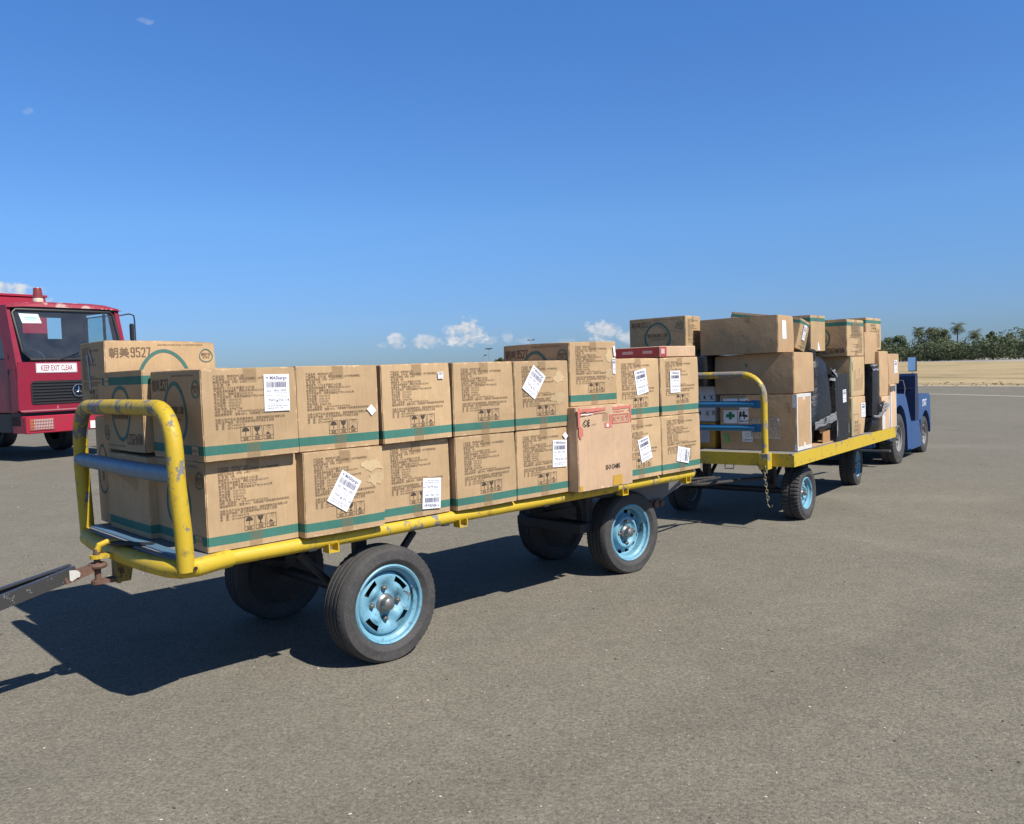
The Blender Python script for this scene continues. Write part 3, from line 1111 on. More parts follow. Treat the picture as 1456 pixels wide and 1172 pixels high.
def torn(o, cx, cy, rx, ry, seed, k=.4):
    p = P2()
    p.add(fan(jag(random.Random(seed), cx, cy, rx, ry, 18, k)))
    put('torn_patch', p.mesh('torn_patch', TORN, on_front(eps=.0012)), o)


G1 = 'mask cartons stacked on the front cart'
FY = BD / 2 + .0062       # label plane on a carton front
r1 = random.Random(21)
Z0 = ZD1 + .001
Z1 = Z0 + BH + .002


def row(k, layer, label, v=0.0, seed=None, **kw):
    u = .385 * k + .1925 + (.014 if k == 0 and layer == 0 else 0)
    z = Z0 if layer == 0 else Z1
    return mask_carton(label, L1(u + r1.uniform(-.002, .002), v + BD / 2, z), YAW1, seed if seed is not None else 100 + k * 2 + layer, G1, turn=r1.uniform(-.015, .015), **kw)


b = row(0, 0, 'bottom carton nearest the railing, no white label, its top edge shaded by the carton above', .040, logo='left')
b = row(1, 0, 'bottom carton with a big tilted white label and pale torn patches at upper right', -.012)
waybill(b, -.012, .170, FY, R(-33))
torn(b, .130, .262, .048, .026, 4)
torn(b, .140, .205, .040, .026, 5)
b = row(2, 0, 'bottom carton with an upside down white label low on its right side', .030)
waybill(b, .075, .098, FY, R(176), .98)
b = row(3, 0, 'bottom carton with plain printed face and no sticker, fourth from the railing end', -.002)
b = row(4, 0, 'bottom carton with an upright white label and a small white diamond above it', .0)
waybill(b, .105, .205, FY, R(-3), .98)
waybill(b, .150, .292, FY, R(42), 1, w=.026, h=.030, print_=False)
b = row(6, 0, 'bottom carton right of the pale protruding carton, slanted white label beside its pictograms', .0)
waybill(b, .030, .165, FY, R(14), .95)
b = row(7, 0, 'bottom carton at the far end of the front cart, square white label turned sideways', .0)
waybill(b, .005, .100, FY, R(-102), .85)
b = row(0, 1, 'top carton nearest the railing, straight white label at its upper right', -.006, logo='left')
waybill(b, .103, .240, FY, R(-1))
b = row(1, 1, 'top carton second from the railing end with one small white diamond sticker', .006)
waybill(b, .150, .150, FY, R(40), 1, w=.030, h=.036, print_=False)
b = row(2, 1, 'top carton with one tiny square white sticker at its upper right', .002)
waybill(b, .128, .282, FY, R(2), 1, w=.030, h=.030, print_=True)
b = row(3, 1, 'top carton with plain printed face and no sticker, fourth from the railing end', .0)
b = row(4, 1, 'top carton with a white label turned into a diamond and two torn patches', -.004)
waybill(b, -.062, .232, FY, R(-36), .98)
torn(b, .118, .250, .036, .028, 6)
torn(b, .112, .150, .056, .030, 7)
b = row(6, 1, 'top carton under the red edged slab, slanted white label in its middle', .006)
waybill(b, .020, .205, FY, R(10), .98)
b = row(7, 1, 'top carton at the far end under the red edged slab, upright narrow white label', .004)
waybill(b, -.055, .195, FY, R(0), .92)
waybill(b, -.055, .195, FY + .002, R(180), .2, w=.02, h=.02, print_=False) if False else None
# the tall one on the pale carton
b = mask_carton('highest front row carton, standing on the pale protruding carton, torn label at its edge', L1(2.124, BD / 2 + .004, ZD1 + .436), YAW1, 140, G1, logo='left', turn=.004)
torn(b, .125, .262, .034, .034, 8)
torn(b, .128, .165, .040, .030, 9)
waybill(b, .160, .205, FY, R(0), 1, w=.024, h=.085, print_=True)
waybill(b, .166, .285, FY, R(8), 1, w=.016, h=.055, print_=False)

# second row: the two upside down cartons behind the railing and the stacks deeper on the deck
M0 = mask_carton('bottom carton behind the blue cross bar, plain shaded end with a tape mark', L1(-.018 + BW / 2, .512 + BD / 2, Z0), YAW1, 151, G1)
p = P2()
p.add(fan([(-.17, .26), (.14, .19), (.15, .235), (-.16, .30)]))
put('tape_mark', p.mesh('tape_mark', TAPE, on_left(eps=.001)), M0)
M1 = mask_carton('upside down carton above the cross bar with its teal band on top', L1(-.022 + BW / 2, .510 + BD / 2, Z0 + BH + .012), YAW1, 152, G1, flip=True, logo='right')
for k in (1, 2):
    for ly in (0, 1):
        mask_carton('brown carton of the hidden second row behind the front row', L1(.377 + .385 * (k - 1) + BW / 2, .515 + BD / 2, Z0 + ly * (BH + .01)), YAW1, 160 + k * 2 + ly, 'second row cartons on the front cart', front=False)
for ly in (0, 1):
    mask_carton('carton deeper in the load whose top edge shows above the front row' if ly else 'brown carton under the deeper carton behind the front row', L1(1.175 + BD / 2, .53 + BW / 2, Z0 + ly * (BH + .009)), YAW1, 170 + ly, 'deeper cartons on the front cart', front=False, turn=PI / 2)

# narrow carton standing on its end at the left edge, and the turned carton on top of it
mb = carton('upright_carton', .36, .195, .492, None, 181, band=False)
S = mb.build('upright_carton', KRAFT)
S.location = L1(.005 + .18, 1.028 + .0975, Z0)
S.rotation_euler = (0, 0, YAW1)
tag(S, 'narrow carton standing upright at the left deck edge behind the railing, ring on its end', 'carton')
p = P2()
p.ring(egg(.0, .25, .070, .12), .012, 1)
p.add(text2d("随弃面罩", .03, .9, .0004, 'CENTER'), 0.01, .25, 0, 1, PI / 2)
put('logo_print', p.mesh('logo_print', [INK, INKT], on_left(.36, .195, .492)), S)
RB = mask_carton('turned carton on top at the left corner with large black lettering and a green arch', L1(.010 + BD / 2, 1.030 + BW / 2 * .95, Z0 + .4945), YAW1, 190, G1, logo='left', front=True, back=True, turn=PI / 2)
RB.scale = (.93, 1.03, 1)
mb = MB()
for y0, z0, y1, z1 in ((.02, .30, -.03, .24), (.05, .28, .02, .12)):
    mb.add([(y0 - .012, BD / 2 + .0062, z0), (y0 + .014, BD / 2 + .0062, z0 + .004), (y1 + .012, BD / 2 + .0066, z1), (y1 - .012, BD / 2 + .006, z1 - .006)], [(0, 1, 2, 3)])
mb.build('crinkled_tape', BAGGRY, RB)

# the pale carton pushed out over the rail
mb = carton('pale_carton', .424, .47, .434, None, 200, band=False, dent=.006)
I = mb.build('pale_carton', KRAFT_P)
I.location = L1(2.118, -.078 + .235, ZD1 + .001)
I.rotation_euler = (0, 0, YAW1 + R(-1.0))
tag(I, 'pale carton pushed out over the yellow rail with red tape along its top', 'carton')
fI = on_front(.424, .47, .434, .0011)
p = P2()
rj = random.Random(3)
for x in range(14):      # ragged red strip along the top
    x0 = -.205 + x * .0295
    if x in (7, 8):
        continue
    p.rect(x0, x0 + .030, .409 + rj.uniform(-.005, .003), .4245 + rj.uniform(-.002, .001))
    if x % 5 != 2:
        p.rect(x0, x0 + .030, .396 + rj.uniform(-.002, .002), .4005)
p.rect(-.208, -.194, .33, .43)
p.rect(.196, .207, .335, .43)
p.rect(-.01, .045, .318, .345)
p.rect(.03, .046, .318, .385)
p.add(fan(jag(rj, -.19, .31, .016, .030, 12)))
put('red_tape', p.mesh('red_tape', RED_INK, fI), I)
p = P2()
p.frame(.050, .185, .335, .385, .004)
for i in range(4):
    cx = .066 + i * .034
    p.frame(cx - .013, cx + .013, .340, .380, .0015)
    if i == 1:
        p.poly(arc(cx, .362, .010, 0, PI, 8)); p.rect(cx - .001, cx + .001, .347, .362)
    elif i == 3:
        p.poly([(cx - .010, .374), (cx, .355), (cx + .010, .374)]); p.rect(cx - .0015, cx + .0015, .345, .358)
    else:
        p.rect(cx - .006, cx - .003, .347, .372); p.rect(cx + .003, cx + .006, .347, .372)
put('red_pictograms', p.mesh('red_pictograms', RED_INK, on_front(.424, .47, .434, .0016)), I)
p = P2()
p.rect(-.025, .020, .352, .398, 0)
p.rect(.003, .018, .322, .338, 1)
p.rect(-.100, -.186, .3945, .3985, 1)
put('tape_scrap', p.mesh('tape_scrap', [TAPE, WHITE], on_front(.424, .47, .434, .0021)), I)
p = P2()
p.add(text2d("C", .046, .78, .0010), -.172, .336)
p.add(text2d("E", .046, .78, .0010), -.140, .336)
p.add(text2d("0197", .012, 1.3, .0), -.108, .337)
p.add(text2d("ISO13485", .036, .80, .0008, 'CENTER'), .045, .098)
put('face_print', p.mesh('face_print', BLACK_INK, fI), I)
p = P2()
p.rect(.045, .120, .008, .062)
p.rect(-.208, -.185, .004, .032)
put('yellow_tape', p.mesh('yellow_tape', TAPE_Y, fI), I)

# thin slab with a red printed end on the last two cartons
mb = MB().box(-.178, .178, -.225, .225, 0, .062, 0, .003)
SL = mb.build('flat_carton', KRAFT_P)
SL.location = L1(2.885, .225 + .012, Z1 + BH + .004)
SL.rotation_euler = (0, 0, YAW1 + .02)
tag(SL, 'thin flat carton with a red printed end lying on the last two cartons', 'carton')
mb = MB()
e = .0012
mb.add([(-.178 - e, -.222, .003), (-.178 - e, .222, .003), (-.178 - e, .222, .059), (-.178 - e, -.222, .059)], [(0, 1, 2, 3)])
mb.add([(-.176, -.225 - e, .003), (-.118, -.225 - e, .003), (-.118, -.225 - e, .059), (-.176, -.225 - e, .059)], [(0, 1, 2, 3)])
mb.build('red_band', plain('dark_red_print', (0.48, 0.06, 0.065), .5), SL)
PKP = plain('pinkish_print', (0.70, 0.48, 0.46), .6)
for i, (a, c) in enumerate(((-.17, -.10), (-.03, .05), (.10, .18))):
    MB().add([(-.178 - 2 * e, a, .022), (-.178 - 2 * e, c, .022), (-.178 - 2 * e, c, .04), (-.178 - 2 * e, a, .04)], [(0, 1, 2, 3)]).build('white_print', PKP, SL)
MB().add([(-.172, -.225 - 2 * e, .018), (-.138, -.225 - 2 * e, .018), (-.138, -.225 - 2 * e, .048), (-.172, -.225 - 2 * e, .048)], [(0, 1, 2, 3)]).build('white_print', PKP, SL)
# ------------------------------------------------------------------ wheels
def wheel(parent, loc, Rr, width, rim_r, style, face=-1, knob=False, turn=0.0, paint=None):
    """face=-1: outer side looks along -y. Empty > tyre, rim, hub_cap"""
    paint = paint or RIMBLUE
    w = bpy.data.objects.new('wheel', None)
    w.empty_display_size = .1
    COL.objects.link(w)
    w.parent = parent
    w.location = (loc[0], loc[1], loc[2] - .009)
    w.rotation_euler = (0, 0, turn + (0 if face < 0 else PI))
    h = width / 2
    key = ('tyre', Rr, width, rim_r, knob)
    if key not in CACHE:
        mb = MB()
        if not knob:
            prof = [(rim_r - .012, -h * .70), (rim_r + .004, -h * .80), (rim_r + .012, -h * .86), (rim_r + (Rr - rim_r) * .30, -h * 1.00), (rim_r + (Rr - rim_r) * .34, -h * 1.012), (rim_r + (Rr - rim_r) * .40, -h * 1.0),
                    (rim_r + (Rr - rim_r) * .62, -h * .99), (rim_r + (Rr - rim_r) * .80, -h * .95), (Rr - .008, -h * .86), (Rr - .0025, -h * .76)]
            for g in (-.50, -.17, .17, .50):
                y = h * g
                prof += [(Rr, y - h * .075), (Rr - .007, y - h * .055), (Rr - .007, y + h * .055), (Rr, y + h * .075)]
            prof += [(Rr - .0025, h * .76), (Rr - .008, h * .86), (rim_r + (Rr - rim_r) * .62, h * .99), (rim_r + (Rr - rim_r) * .3, h), (rim_r - .012, h * .70)]
            n = len(prof)

            def rm(i, k):       # sipes cut in the shoulder
                return -.0035 if (i in (8, 9) and k % 2 == 0) or (i in (n - 5, n - 4) and k % 2 == 0) else 0
            mb.lathe(prof, 120, 0, None, True, None, rm)
        else:
            prof = [(rim_r - .012, -h * .6), (rim_r + .008, -h * .84), (rim_r + (Rr - rim_r) * .35, -h), (rim_r + (Rr - rim_r) * .62, -h * .99), (Rr - .030, -h * .96), (Rr - .006, -h * .86), (Rr, -h * .6), (Rr, -h * .12), (Rr - .012, -h * .09), (Rr - .012, h * .09), (Rr, h * .12), (Rr, h * .6), (Rr - .006, h * .86), (Rr - .030, h * .96), (rim_r + (Rr - rim_r) * .35, h), (rim_r - .012, h * .6)]

            def rm(i, k):
                lug = (k + (2 if i >= 8 else 0)) % 4 < 3
                return 0 if lug or i in (0, 1, 2, 3, 14, 15, 8, 9) else -.008
            mb.lathe(prof, 168, 0, None, False, None, rm)
        for q in mb.v:       # flattened where it carries the load, sidewall bulging there
            if q.z < -Rr * .80:
                q.y *= 1 + .10 * min(1, (-q.z - Rr * .80) / (Rr * .12)) * (1 if abs(q.y) > h * .7 else 0)
            if q.z < -Rr + .009:
                q.z = -Rr + .009
        t = mb.build('tyre', TYRE, w)
        CACHE[key] = t.data
    else:
        put('tyre', CACHE[key], w)
    key = ('rim', rim_r, style, paint.name)
    if key not in CACHE:
        mb = MB()
        f = -h
        # well and flanges
        mb.lathe([(rim_r + .004, f * .80), (rim_r - .002, f * .86), (rim_r - .010, f * .80), (rim_r - .013, f * .62), (rim_r - .026, f * .50), (rim_r - .030, f * .1), (rim_r - .026, h * .5), (rim_r - .006, h * .72), (rim_r + .003, h * .8)], 64)
        rd = rim_r - .027
        seg = 96
        if style == 'slots':     # dished disc, four pairs of lobes, four long slots near the edge
            prof = [(rd, -h * .18), (rd * .975, -h * .34), (rd * .93, -h * .44), (rd * .88, -h * .475), (rd * .80, -h * .48), (rd * .70, -h * .46), (rd * .60, -h * .44), (rd * .50, -h * .37), (rd * .42, -h * .30), (rd * .34, -h * .30), (rd * .26, -h * .34), (.02, -h * .34)]

            def sk(i, k):
                a = (k + .5) / seg * 4 % 1
                return i in (3, 4) and abs(a - .5) < .19

            def rmy(M_):
                return M_
            vs0 = len(mb.v)
            mb.lathe(prof, seg, 0, None, True, sk)
            for q in range(vs0, len(mb.v)):     # pressed lobes between the bolts
                p_ = mb.v[q]
                rr_ = math.hypot(p_.x, p_.z)
                a = math.atan2(p_.x, p_.z)
                if rd * .30 < rr_ < rd * .72:
                    p_.y += h * .17 * math.cos(4 * a) * math.sin(PI * (rr_ / rd - .30) / .42)
                if rr_ > rd * .72:
                    k_ = 1 - .045 * max(0, math.cos(4 * a + PI)) * 1.0
                    p_.x *= k_
                    p_.z *= k_
        else:                    # 'holes': ring of round hand holes round a raised bowl
            prof = [(rd, -h * .05), (rd * .95, h * .02), (rd * .88, h * .04), (rd * .80, h * .02), (rd * .74, -h * .10), (rd * .69, -h * .30), (rd * .63, -h * .40), (rd * .56, -h * .40), (rd * .50, -h * .26), (rd * .42, -h * .18), (.02, -h * .18)]

            def sk(i, k):
                a = (k + .5) / seg * 12 % 1
                return i in (1, 2) and abs(a - .5) < .27
            mb.lathe(prof, seg, 0, None, True, sk)
        t = mb.build('rim', paint, w)
        CACHE[key] = t.data
        # hub with grease cap and bolts
        hb = MB()
        y0 = -h * .30
        hb.lathe([(rd * .30, y0 + .004), (rd * .30, y0 - .006), (rd * .235, y0 - .010), (rd * .21, y0 - .014), (rd * .205, y0 - .030), (rd * .18, y0 - .040), (rd * .11, y0 - .046), (.0005, y0 - .048)], 28)
        for k in range(4):
            a = PI / 2 * k + .0
            M = Matrix.Translation((rd * .47 * math.sin(a), -h * .34, rd * .47 * math.cos(a)))
            hb.lathe([(.0125, .012), (.0125, -.004), (.0105, -.007), (.006, -.007), (.006, -.015), (.0004, -.016)], 6, 0, M, False)
        t = hb.build('hub_cap', HUBM, w)
        CACHE[key, 'h'] = t.data
        # dark backing: the brake drum seen through the slots
        db = MB().lathe([(.02, h * .25), (rd * .86, h * .25), (rd * .97, h * .45), (rim_r - .004, h * .76), (rd * .8, h * .84), (.02, h * .9)], 40)
        t = db.build('brake_drum', STEEL_D, w)
        CACHE[key, 'd'] = t.data
    else:
        put('rim', CACHE[key], w)
        put('hub_cap', CACHE[key, 'h'], w)
        put('brake_drum', CACHE[key, 'd'], w)
    return w


# ------------------------------------------------------------------ front cart
K1 = thing('baggage_cart', 'yellow flat baggage cart in front, tube railing with one blue bar, light blue wheels', 'baggage cart', C1, YAW1, 'baggage carts')
LEN1, W1 = 3.06, 1.135
# deck plate with folded edge
MB().prism([(-.105, .10), (-.06, .03), (.05, .045), (LEN1, .05), (LEN1, W1 - .05), (.05, W1 - .045), (-.06, W1 - .03), (-.105, W1 - .10)], ZD1 - .016, ZD1 - .001, axis='z').build('deck', WOOD_D, K1)
for v in (.050, W1 - .050):
    rail = MB()
    rail.tube([(.02, v, ZD1 - .030), (1.0, v, ZD1 - .030), (2.0, v, ZD1 - .030), (LEN1 - .02, v, ZD1 - .030)], .029, 18)
    rail.build('side_rail', YEL, K1)
# bowed end tube with mitred corners
er = MB()
pth = [(.10, .046, ZD1 - .030), (.03, .026, ZD1 - .031), (-.045, .004, ZD1 - .033), (-.085, .030, ZD1 - .036), (-.108, .10, ZD1 - .038), (-.122, .24, ZD1 - .040), (-.128, .42, ZD1 - .041), (-.130, W1 / 2, ZD1 - .041)]
pth = pth + [(p[0], W1 - p[1], p[2]) for p in pth[-2::-1]]
er.tube(pth, .033, 18)
er.build('end_rail', YEL, K1)
# weld collar and bolt hole by the right corner
MB().tube([(-.060, -.028, ZD1 - .028), (-.060, -.0325, ZD1 - .028)], .007, 10).build('bolt_hole', TRK_BLK, K1)
# railing frame
hz = ZD1 + .545
hp = []
ux = -.092
v0, v1 = .004, W1 - .004
hp.append((ux + .012, v0, ZD1 - .04))
hp.append((ux + .008, v0, ZD1 + .10))
hp.append((ux, v0 + .010, ZD1 + .27))
hp.append((ux, v0 + .016, hz - .165))
for y, z in arc(v0 + .165, hz - .150, .147, PI, PI / 2, 8)[1:]:
    hp.append((ux, y, z))
hp2 = [(p[0], W1 - p[1], p[2]) for p in hp[::-1]]
hp = hp + [(ux, W1 * .4, hz - .002), (ux, W1 * .6, hz - .001)] + hp2
MB().tube(hp, .0305, 18).build('railing', YEL_WORN, K1)
cb = MB().tube([(ux, .012, ZD1 + .305), (ux - .003, .4, ZD1 + .301), (ux - .002, .8, ZD1 + .303), (ux, W1 - .012, ZD1 + .305)], .0315, 16)
cb.build('cross_bar', BLU_BAR, K1)
MB().box(-.082, -.040, .05, W1 - .05, ZD1 - .022, ZD1 + .006, 0, .003).build('end_channel', BLU_BAR, K1)
# stake pockets under the rail
for u in (.52, 1.20, 2.36, 2.95):
    pk = MB()
    pk.box(u - .024, u - .019, .004, .05, ZD1 - .076, ZD1 - .04)
    pk.box(u + .019, u + .024, .004, .05, ZD1 - .076, ZD1 - .04)
    pk.box(u - .019, u + .019, .004, .046, ZD1 - .076, ZD1 - .071)
    pk.build('stake_pocket', YEL, K1)
# chassis
ch = MB()
for v in (.30, W1 - .34):
    ch.box(-.02, LEN1 - .05, v, v + .04, ZD1 - .085, ZD1 - .016, 0, .003)
for u in (.0, .42, 1.1, 1.75, 2.3, LEN1 - .09):
    ch.box(u, u + .04, .03, W1 - .03, ZD1 - .062, ZD1 - .017, 0, .003)
ch.build('chassis', STEEL_D, K1)
UA, UB, RW = .785, 2.646, .25
ax = MB().tube([(UA, .10, RW), (UA, W1 - .10, RW)], .026, 14)
for v in (.24, W1 - .24):
    ax.box(UA - .03, UA + .03, v - .02, v + .02, RW + .02, ZD1 - .08, 0, .003)
    lf = [(UA - .30, v, ZD1 - .105), (UA - .15, v, RW + .075), (UA, v, RW + .045), (UA + .15, v, RW + .075), (UA + .30, v, ZD1 - .105)]
    ax.tube(lf, .018, 8)
ax.build('axle', STEEL_D, K1)
fx = MB().tube([(UB, .26, RW - .01), (UB, W1 - .26, RW - .01)], .026, 14)
fx.box(UB - .34, UB + .34, .30, .345, RW + .02, RW + .075, 0, .003)
fx.box(UB - .34, UB + .34, W1 - .345, W1 - .30, RW + .02, RW + .075, 0, .003)
fx.box(UB - .34, UB - .29, .345, W1 - .345, RW + .02, RW + .075, 0, .003)
for a in (-.27, .22):
    for v in (.31, W1 - .35):
        fx.box(UB + a, UB + a + .05, v, v + .04, RW + .075, ZD1 - .11, 0, .003)
fx.lathe([(.30, .0), (.33, .0), (.33, .035), (.30, .035), (.30, .0)], 36, 0, Matrix.Translation((UB, W1 / 2, ZD1 - .13)) @ Matrix.Rotation(PI / 2, 4, 'X'))
fx.build('steering_bogie', STEEL_D, K1)
wheel(K1, (UA, .082, RW), RW, .165, .168, 'slots', -1)
wheel(K1, (UA, W1 - .085, RW), RW, .165, .168, 'slots', 1)
wheel(K1, (UB, .272, RW - .004), RW - .004, .160, .166, 'holes', -1, turn=R(-3))
wheel(K1, (UB, W1 - .272, RW - .004), RW - .004, .160, .166, 'holes', 1, turn=R(-3))
# sloping tongue plates at the far end with their hinge
for v, s in ((.235, 1), (W1 - .235, -1)):
    tg = MB()
    tg.prism([(2.58, .555), (3.34, .545), (3.36, .520), (3.33, .492), (2.98, .392), (2.84, .372), (2.78, .40)], min(v, v + s * .010), max(v, v + s * .010))
    tg.add([(3.36, v, .520), (3.33, v, .492), (2.98, v, .392), (2.98, v + s * .055, .380), (3.33, v + s * .055, .480), (3.36, v + s * .055, .510)], [(0, 1, 4, 5), (1, 2, 3, 4)])
    tg.build('tongue_plate', STEEL_G, K1)
    hg = MB()
    hg.tube([(2.90, v - s * .030, .372), (2.90, v + s * .05, .372)], .024, 12)
    hg.tube([(2.95, v - s * .035, .370), (2.95, v + s * .045, .370)], .017, 12)
    hg.box(2.86, 2.97, min(v - s * .012, v - s * .002), max(v - s * .012, v - s * .002), .350, .400)
    hg.build('hinge', RUST, K1)
for a, b_ in (((3.28, .30, .50), (3.62, W1 / 2 - .10, .40)), ((3.28, W1 - .30, .50), (3.62, W1 / 2 + .10, .40)), ((3.62, W1 / 2 - .10, .40), (4.10, W1 / 2 - .02, .38)), ((3.62, W1 / 2 + .10, .40), (4.10, W1 / 2 + .02, .38)), ((3.06, .10, .57), (3.62, W1 / 2 - .10, .41))):
    MB().tube([a, b_], .010, 8).build('link_rod', STEEL_D, K1)
# hitch bracket on the end rail
um, vm = -.150, W1 / 2 - .005
hb = MB()
hb.box(um, um + .014, vm - .034, vm + .034, ZD1 - .155, ZD1 - .028, 0, .002)
hb.prism([(um + .014, ZD1 - .02), (um + .075, ZD1 - .02), (um + .05, ZD1 - .15), (um + .014, ZD1 - .15)], vm - .036, vm - .026)
hb.prism([(um + .014, ZD1 - .02), (um + .075, ZD1 - .02), (um + .05, ZD1 - .15), (um + .014, ZD1 - .15)], vm + .026, vm + .036)
hb.build('hitch_bracket', YEL_SHADED, K1)
ht = MB()


def jaw(z, mb):
    pl = [(um, vm - .030), (um, vm + .030)] + [(x_, y_) for x_, y_ in arc(um - .062, vm, .026, PI / 2, 3 * PI / 2, 8)]
    mb.prism(pl, z - .007, z + .007, axis='z')


jw = MB()
jaw(ZD1 - .040, jw)
jw.build('upper_jaw', YEL_WORN, K1)
jw = MB()
jaw(ZD1 - .140, jw)
jw.build('lower_jaw', RUST, K1)
hpn = MB().tube([(um - .062, vm, ZD1 - .155), (um - .062, vm, ZD1 - .010)], .0125, 12)
hpn.build('hitch_pin', RUST, K1)
MB().tube([(um - .062, vm, ZD1 - .022), (um - .052, vm - .004, ZD1 + .004), (um - .025, vm - .010, ZD1 + .014), (um + .010, vm - .014, ZD1 + .012)], [.012, .012, .011, .010], 10).build('pin_handle', YEL, K1)
ch_ = MB().tube([(um - .01, vm - .02, ZD1 + .006), (um + .05, vm - .10, ZD1 + .002), (um + .09, vm - .19, ZD1 + .006)], .010, 8)
ch_.tube([(um - .01, vm + .03, ZD1 + .002), (um + .05, vm - .02, ZD1 - .002), (um + .08, vm - .12, ZD1 - .004)], .009, 8)
ch_.build('retaining_rods', STEEL_D, K1)

# loose drawbar pinned to that hitch
TB = thing('tow_bar', 'rusty black drawbar pinned to the railing end hitch of the front cart', 'tow bar', L1(um - .062, vm, 0), YAW1)
ze = ZD1 - .075
sl = -.215
eb = MB()
eb.tube([(x_, y_, ze) for x_, y_ in arc(0, 0, .026, 0, 2 * PI, 16)[:-1]], .011, 8, closed=True)
eb.prism([(-.02, -.020), (-.02, .020), (-.085, .034), (-.13, .045), (-.13, -.045), (-.085, -.036)], -.012, .016, axis='z', M=Matrix.Translation((0, 0, ze - .006)) @ Matrix.Rotation(-.22, 4, 'Y'))
eb.build('tow_eye', RUST, TB)
for s in (-1, 1):
    rl = MB()
    for k in range(6):
        a0, a1 = -.09 - k * .28, -.09 - (k + 1) * .28
        y0 = lambda a: s * (.036 - .20 * (a + .09) * .55)
        z0 = lambda a: ze + (a + .05) * -sl
        for (dy0, dy1, dz0, dz1) in ((-.004, .004, -.026, .026), (-.024, -.004, .020, .026), (-.024, -.004, -.026, -.020)):
            vs = []
            for a in (a0, a1):
                for dy in (dy0, dy1):
                    for dz in (dz0, dz1):
                        vs.append((a, y0(a) + s * dy, z0(a) + dz))
            rl.add(vs, [(0, 1, 3, 2), (4, 6, 7, 5), (0, 4, 5, 1), (2, 3, 7, 6), (0, 2, 6, 4), (1, 5, 7, 3)])
    rl.build('drawbar_rail', BLACKP, TB)
MB().box(-.100, -.088, -.040, .040, ze - .040, ze + .012).build('end_plate', RUST, TB)
cpm = MB()
for a in (-.40, -1.1):
    ya = .036 - .20 * (a + .09) * .55
    cpm.box(a - .02, a + .02, -ya, ya, ze + (a + .05) * -sl - .012, ze + (a + .05) * -sl + .012)
cpm.build('cross_plate', BLACKP, TB)
wp = MB()
rw_ = random.Random(8)
pp = [(-.105 + .035 * math.cos(2 * PI * i / 12) * (1 + rw_.uniform(-.3, .5)), ze - .012 + .020 * math.sin(2 * PI * i / 12) * (1 + rw_.uniform(-.2, .3))) for i in range(12)]
wp.add([(x_, -.0425, z_) for x_, z_ in pp], [tuple(range(12))])
wp.build('paint_splash', plain('white_splash', (.62, .60, .55), .6, .2, 60), TB)
# ------------------------------------------------------------------ second cart
K2 = thing('baggage_cart', 'yellow plate sided baggage cart coupled behind the blue tug, railing with two blue bars', 'baggage cart', C2, YAW2, 'baggage carts')
LEN2, W2 = 2.667, 1.28
MB().box(.012, LEN2 - .012, .012, W2 - .012, ZD2 - .018, ZD2 - .002).build('deck', WOOD_D, K2)
for v0_, v1_ in ((.0, .012), (W2 - .012, W2)):
    sb = MB()
    poly = [(-.001, ZD2 - .006), (.03, ZD2), (LEN2, ZD2), (LEN2, ZD2 - .098), (-.001, ZD2 - .098)]
    if v0_ == 0:
        poly = [(0, ZD2 - .012), (.06, ZD2 - .001), (.9, ZD2), (1.05, ZD2 - .004), (1.2, ZD2 + .001), (1.75, ZD2), (1.86, ZD2 - .008), (1.95, ZD2 + .002), (LEN2, ZD2), (LEN2, ZD2 - .098), (0, ZD2 - .096)]
    sb.prism(poly, v0_, v1_)
    sb.build('side_beam', YEL, K2)
MB().box(0, .012, .0125, W2 - .0125, ZD2 - .097, ZD2 - .001).build('end_beam', YEL, K2)
MB().box(LEN2 - .012, LEN2 - .0005, .0125, W2 - .0125, ZD2 - .097, ZD2 - .001).build('end_beam', YEL, K2)
rr_ = .025
vp = .20
zt = 1.135
rp = [(-.041, vp, ZD2 - .11), (-.041, vp, ZD2 + .2), (-.041, vp, zt - .20)]
for y, z in arc(vp + .17, zt - .17, .17, PI, PI / 2, 8)[1:]:
    rp.append((-.041, y, z))
rp = rp + [(p[0], W2 - p[1], p[2]) for p in rp[::-1]]
MB().tube(rp, rr_, 16).build('railing', YEL_BARE, K2)
for s in (0, 1):
    v = vp if s == 0 else W2 - vp
    MB().box(-.078, -.002, v - .036, v + .036, ZD2 - .115, ZD2 + .004, 0, .003).build('post_socket', YEL, K2)
for z in (.915, .740):
    cbm = MB().tube([(-.041, .265, z + .001), (-.042, W2 / 2, z), (-.041, W2 - .265, z + .001)], .024, 14)
    for v, s in ((.265, -1), (W2 - .265, 1)):
        cbm.box(-.049, -.033, min(v - s * .03, v + s * .068), max(v - s * .03, v + s * .068), z - .030, z + .030, 0, .003)
    cbm.build('cross_bar', BLU_BAR2, K2)
cs = MB()
for v in (.34, W2 - .38):
    cs.box(.015, LEN2 - .015, v, v + .04, ZD2 - .10, ZD2 - .019)
for u in (.4, 1.0, 1.6, 2.2):
    cs.box(u, u + .04, .0125, W2 - .0125, ZD2 - .080, ZD2 - .0195)
cs.build('chassis', STEEL_D, K2)
R2 = .207
for u, off in ((.484, .08), (2.489, .30)):
    a = MB().tube([(u, off + .05, R2), (u, W2 - off - .05, R2)], .024, 12)
    for v in (.36, W2 - .36):
        a.box(u - .03, u + .03, v - .025, v + .025, R2 + .02, ZD2 - .095)
        a.tube([(u - .26, v, ZD2 - .11), (u, v, R2 + .04), (u + .26, v, ZD2 - .11)], .016, 8)
    a.build('axle', STEEL_D, K2)
    t_ = R(0) if u < 1 else R(5)
    wheel(K2, (u, off + .072, R2), R2, .150, .122, 'slots', -1, True, t_)
    wheel(K2, (u, W2 - off - .072, R2), R2, .150, .122, 'slots', 1, True, t_)
